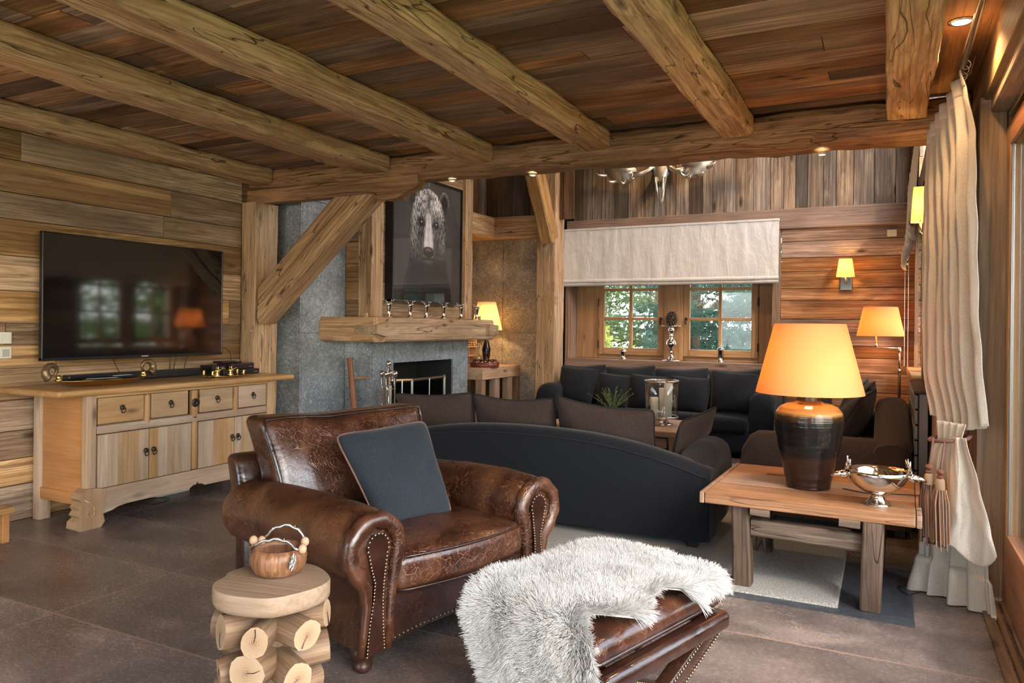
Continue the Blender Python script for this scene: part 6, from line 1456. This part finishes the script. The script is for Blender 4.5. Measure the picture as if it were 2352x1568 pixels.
def pumpkin():
    r = empty('pumpkin_bowl', (-1.613, 1.671, .557), R(15), 'ribbed wooden pumpkin-shaped bowl with silver branch handles and acorns on the log table', 'bowl')
    t = wood('turned_bowl_wood', 'z', [(.25, (.18,.07,.03)), (.5, (.30,.14,.07)), (.75, (.40,.22,.12))], tone=0, contrast=1, knots=.3, stain=.4, rough=.3)
    rib = lambda a, z: 1+.035*(abs(math.cos(a*4))-.6) if .006 < z < .075 else 1
    MB().lathe([(.05, 0), (.068, .008), (.080, .03), (.082, .05), (.077, .068), (.070, .078), (.063, .078), (.066, .06), (.066, .035), (.05, .014), (.002, .012)], n=64, fn=rib).build('bowl', t, r, smooth=True)
    for k, (dy, h, tw) in enumerate(((-.03, .03, 0), (.035, .055, .3))):
        pts = [(-.075+.15*i/12, dy-.012*math.sin(i*.5), .078+h*math.sin(math.pi*i/12)+.003*math.sin(i*2.2)) for i in range(13)]
        m = MB().tube(pts, [.0048-.001*abs(i-6)/6+.0008*math.sin(i*3) for i in range(13)], 7); [m.tube([pts[i], (pts[i][0]+.006, pts[i][1]-.006, pts[i][2]+.010)], [.003, .001], 5) for i in (3, 8)]; m.build('branch_handle', M['pewter'], r, smooth=True)
    ac = simple('acorn_tan', (.42, .26, .16), .5)
    for (x, y, z) in ((-.082, -.004, .092), (-.068, .018, .086), (.073, .020, .092), (.082, -.012, .080)):
        MB().ball((x, y, z), .0125, 7, (1, 1, 1.15)).build('acorn', ac, r, smooth=True)
    m = MB()
    for (y, z, s) in ((-.022, .060, 1), (-.012, .050, .9), (-.032, .048, .9), (-.022, .038, .8)):
        n = 10; c = Vector((.072, y-.028, z)); vs = [c+Vector((.004, 0, 0))]+[c+Vector((0, .014*s*(1+.25*math.cos(k*math.pi))*math.cos(2*math.pi*k/n), .016*s*(1+.25*math.cos(k*math.pi))*math.sin(2*math.pi*k/n))) for k in range(n)]+[c-Vector((.003, 0, 0))]
        m.add(vs, [(0, 1+k, 1+(k+1) % n) for k in range(n)]+[(n+1, 1+(k+1) % n, 1+k) for k in range(n)])
    m.build('oak_leaf', M['pewter'], r)
pumpkin()
# ------------------------------------------------------------------ outdoors
tag(MB().box((.80, -12, -.25), (30, 30, -.14)).box((-14, 9.05, -.25), (.80, 30, -.14)).box((-14, -14, -.25), (.8, -3.62, -.14)).build('ground_outside', simple('lawn_green', (.16, .21, .07), .9)), kind='structure')
def conifer(loc, h, rad, seed, label, cat='tree', tone=(.10, .17, .10), density=900, kind='needle'):
    r = empty('garden_tree' if h > 2.2 else 'garden_shrub', loc, 0, label, 'tree' if h > 2.2 else 'shrub', 'garden trees outside the windows')
    b = MB(); b.tube([(0, 0, 0), (.05, .03, h*.5), (0, .05, h*.95)], [.12*h/4, .08*h/4, .02], 8); b.build('trunk', simple('bark_%d' % seed, (.10, .07, .05), .9), r)
    rnd = random.Random(seed); m = MB(); br = MB(); nb = int(26*h/3)
    for i in range(nb):
        z = h*(.08+.9*i/nb); a = i*2.4+rnd.uniform(-.3, .3); L = rad*(1-.75*(z/h))*rnd.uniform(.75, 1.15); dz = rnd.uniform(-.15, .25)*L
        p0 = Vector((0, .02, z)); p1 = p0+Vector((math.cos(a)*L, math.sin(a)*L, dz)); br.tube([p0, p0.lerp(p1, .5)+Vector((0, 0, .05)), p1], [.018, .012, .004], 5)
        for k in range(int(density*L/nb*3.2)):
            t = rnd.uniform(.15, 1.05); q = p0.lerp(p1, t)+Vector((rnd.gauss(0, .09), rnd.gauss(0, .09), rnd.gauss(0, .08)))*(1.2-.3*t)
            if kind == 'needle':
                d = Vector((rnd.gauss(0, 1), rnd.gauss(0, 1), rnd.gauss(.2, .8))).normalized()
                for q2 in range(5):
                    e = (d+Vector((rnd.gauss(0, .5), rnd.gauss(0, .5), rnd.gauss(0, .5)))).normalized()*rnd.uniform(.07, .14); n = e.cross(Vector((.2, .9, .4))).normalized()*.011; m.add([q-n, q+n, q+e], [(0, 1, 2)])
            else:
                d = Vector((rnd.gauss(0, 1), rnd.gauss(0, 1), rnd.gauss(0, 1))).normalized()*.075; n = d.cross(Vector((.3, .2, .9))).normalized()*.05; m.add([q-d, q+n, q+d, q-n], [(0, 1, 2, 3)])
    br.build('branches', bpy.data.materials['bark_%d' % seed], r)
    t = NT('foliage_%d' % seed); n1 = t.noise(t.coord(), 3, 3, .6); c = t.mix(n1, tuple(x*.7 for x in tone), tuple(min(1, x*1.5) for x in tone)); d = t.n('ShaderNodeBsdfDiffuse'); tr = t.n('ShaderNodeBsdfTranslucent'); t.l(c, d.inputs[0]); t.l(c, tr.inputs[0]); mx = t.n('ShaderNodeMixShader'); mx.inputs[0].default_value = .35; t.l(d.outputs[0], mx.inputs[1]); t.l(tr.outputs[0], mx.inputs[2]); t.l(mx.outputs[0], t.out.inputs[0])
    m.build('foliage', t.m, r)
conifer((-4.6, 11.8, -.14), 3.6, 1.5, 1, 'loose mossy green tree seen through the left sash of the back window', tone=(.20, .27, .12), density=1300)
conifer((-2.95, 12.6, -.14), 4.2, 1.7, 2, 'blue-green pine seen through the middle of the back window', tone=(.12, .22, .18), density=1700)
conifer((-1.6, 11.3, -.14), 3.8, 1.3, 3, 'bluish pine tree close behind the right sash of the back window', tone=(.11, .22, .17), density=1700)
conifer((-3.9, 10.7, -.14), 1.5, .8, 4, 'bright yellow-green shrub low behind the left sash', tone=(.50, .52, .12), density=500, kind='leaf')
conifer((3.4, 8.2, -.14), 4.5, 2.0, 5, 'broad green tree beyond the right wall window', tone=(.30, .40, .12), density=1100, kind='leaf')
conifer((4.2, 11.0, -.14), 4.5, 2.0, 6, 'tall green tree further back beyond the right wall window', tone=(.26, .36, .12), density=1100, kind='leaf')
conifer((5.6, 5.0, -.14), 3.0, 2.0, 7, 'wide green shrubbery tree outside the sliding door', tone=(.26, .36, .12), density=1100, kind='leaf')
for i, (x, y, h, sd_, tn) in enumerate(((-6.2, 13.5, 5.0, 21, (.16, .24, .12)), (-4.0, 14.2, 5.0, 22, (.22, .28, .13)), (-2.2, 15, 5.2, 23, (.15, .23, .16)), (-.6, 13.8, 4.6, 24, (.14, .22, .15)), (1.2, 15, 4.6, 25, (.20, .26, .12)))):
    conifer((x, y, -.14), h, 2.4, sd_, ('tall dark tree at the far left behind the window trees', 'tall mossy tree in the second row behind the left sash', 'tall pine in the second row behind the window post', 'tall pine in the second row behind the right sash', 'far tree at the right behind the back window')[i], tone=tn, density=800, kind='leaf')
r = empty('garden_shed', (-.2, 17.5, -.14), 0, 'pale timber garden shed glimpsed between the pines', 'shed')
MB().rbox((-2.2, -1, 0), (1.4, 1, 2.2), .02).build('walls', M['greyx'], r); MB().prism([(-2.5, 2.2), (1.7, 2.2), (-.4, 3.1)], -1.2, 1.2).build('roof', M['greyz'], r); MB().box((-.9, -1.02, .9), (-.3, -1.0, 1.6)).build('window', M['black'], r)
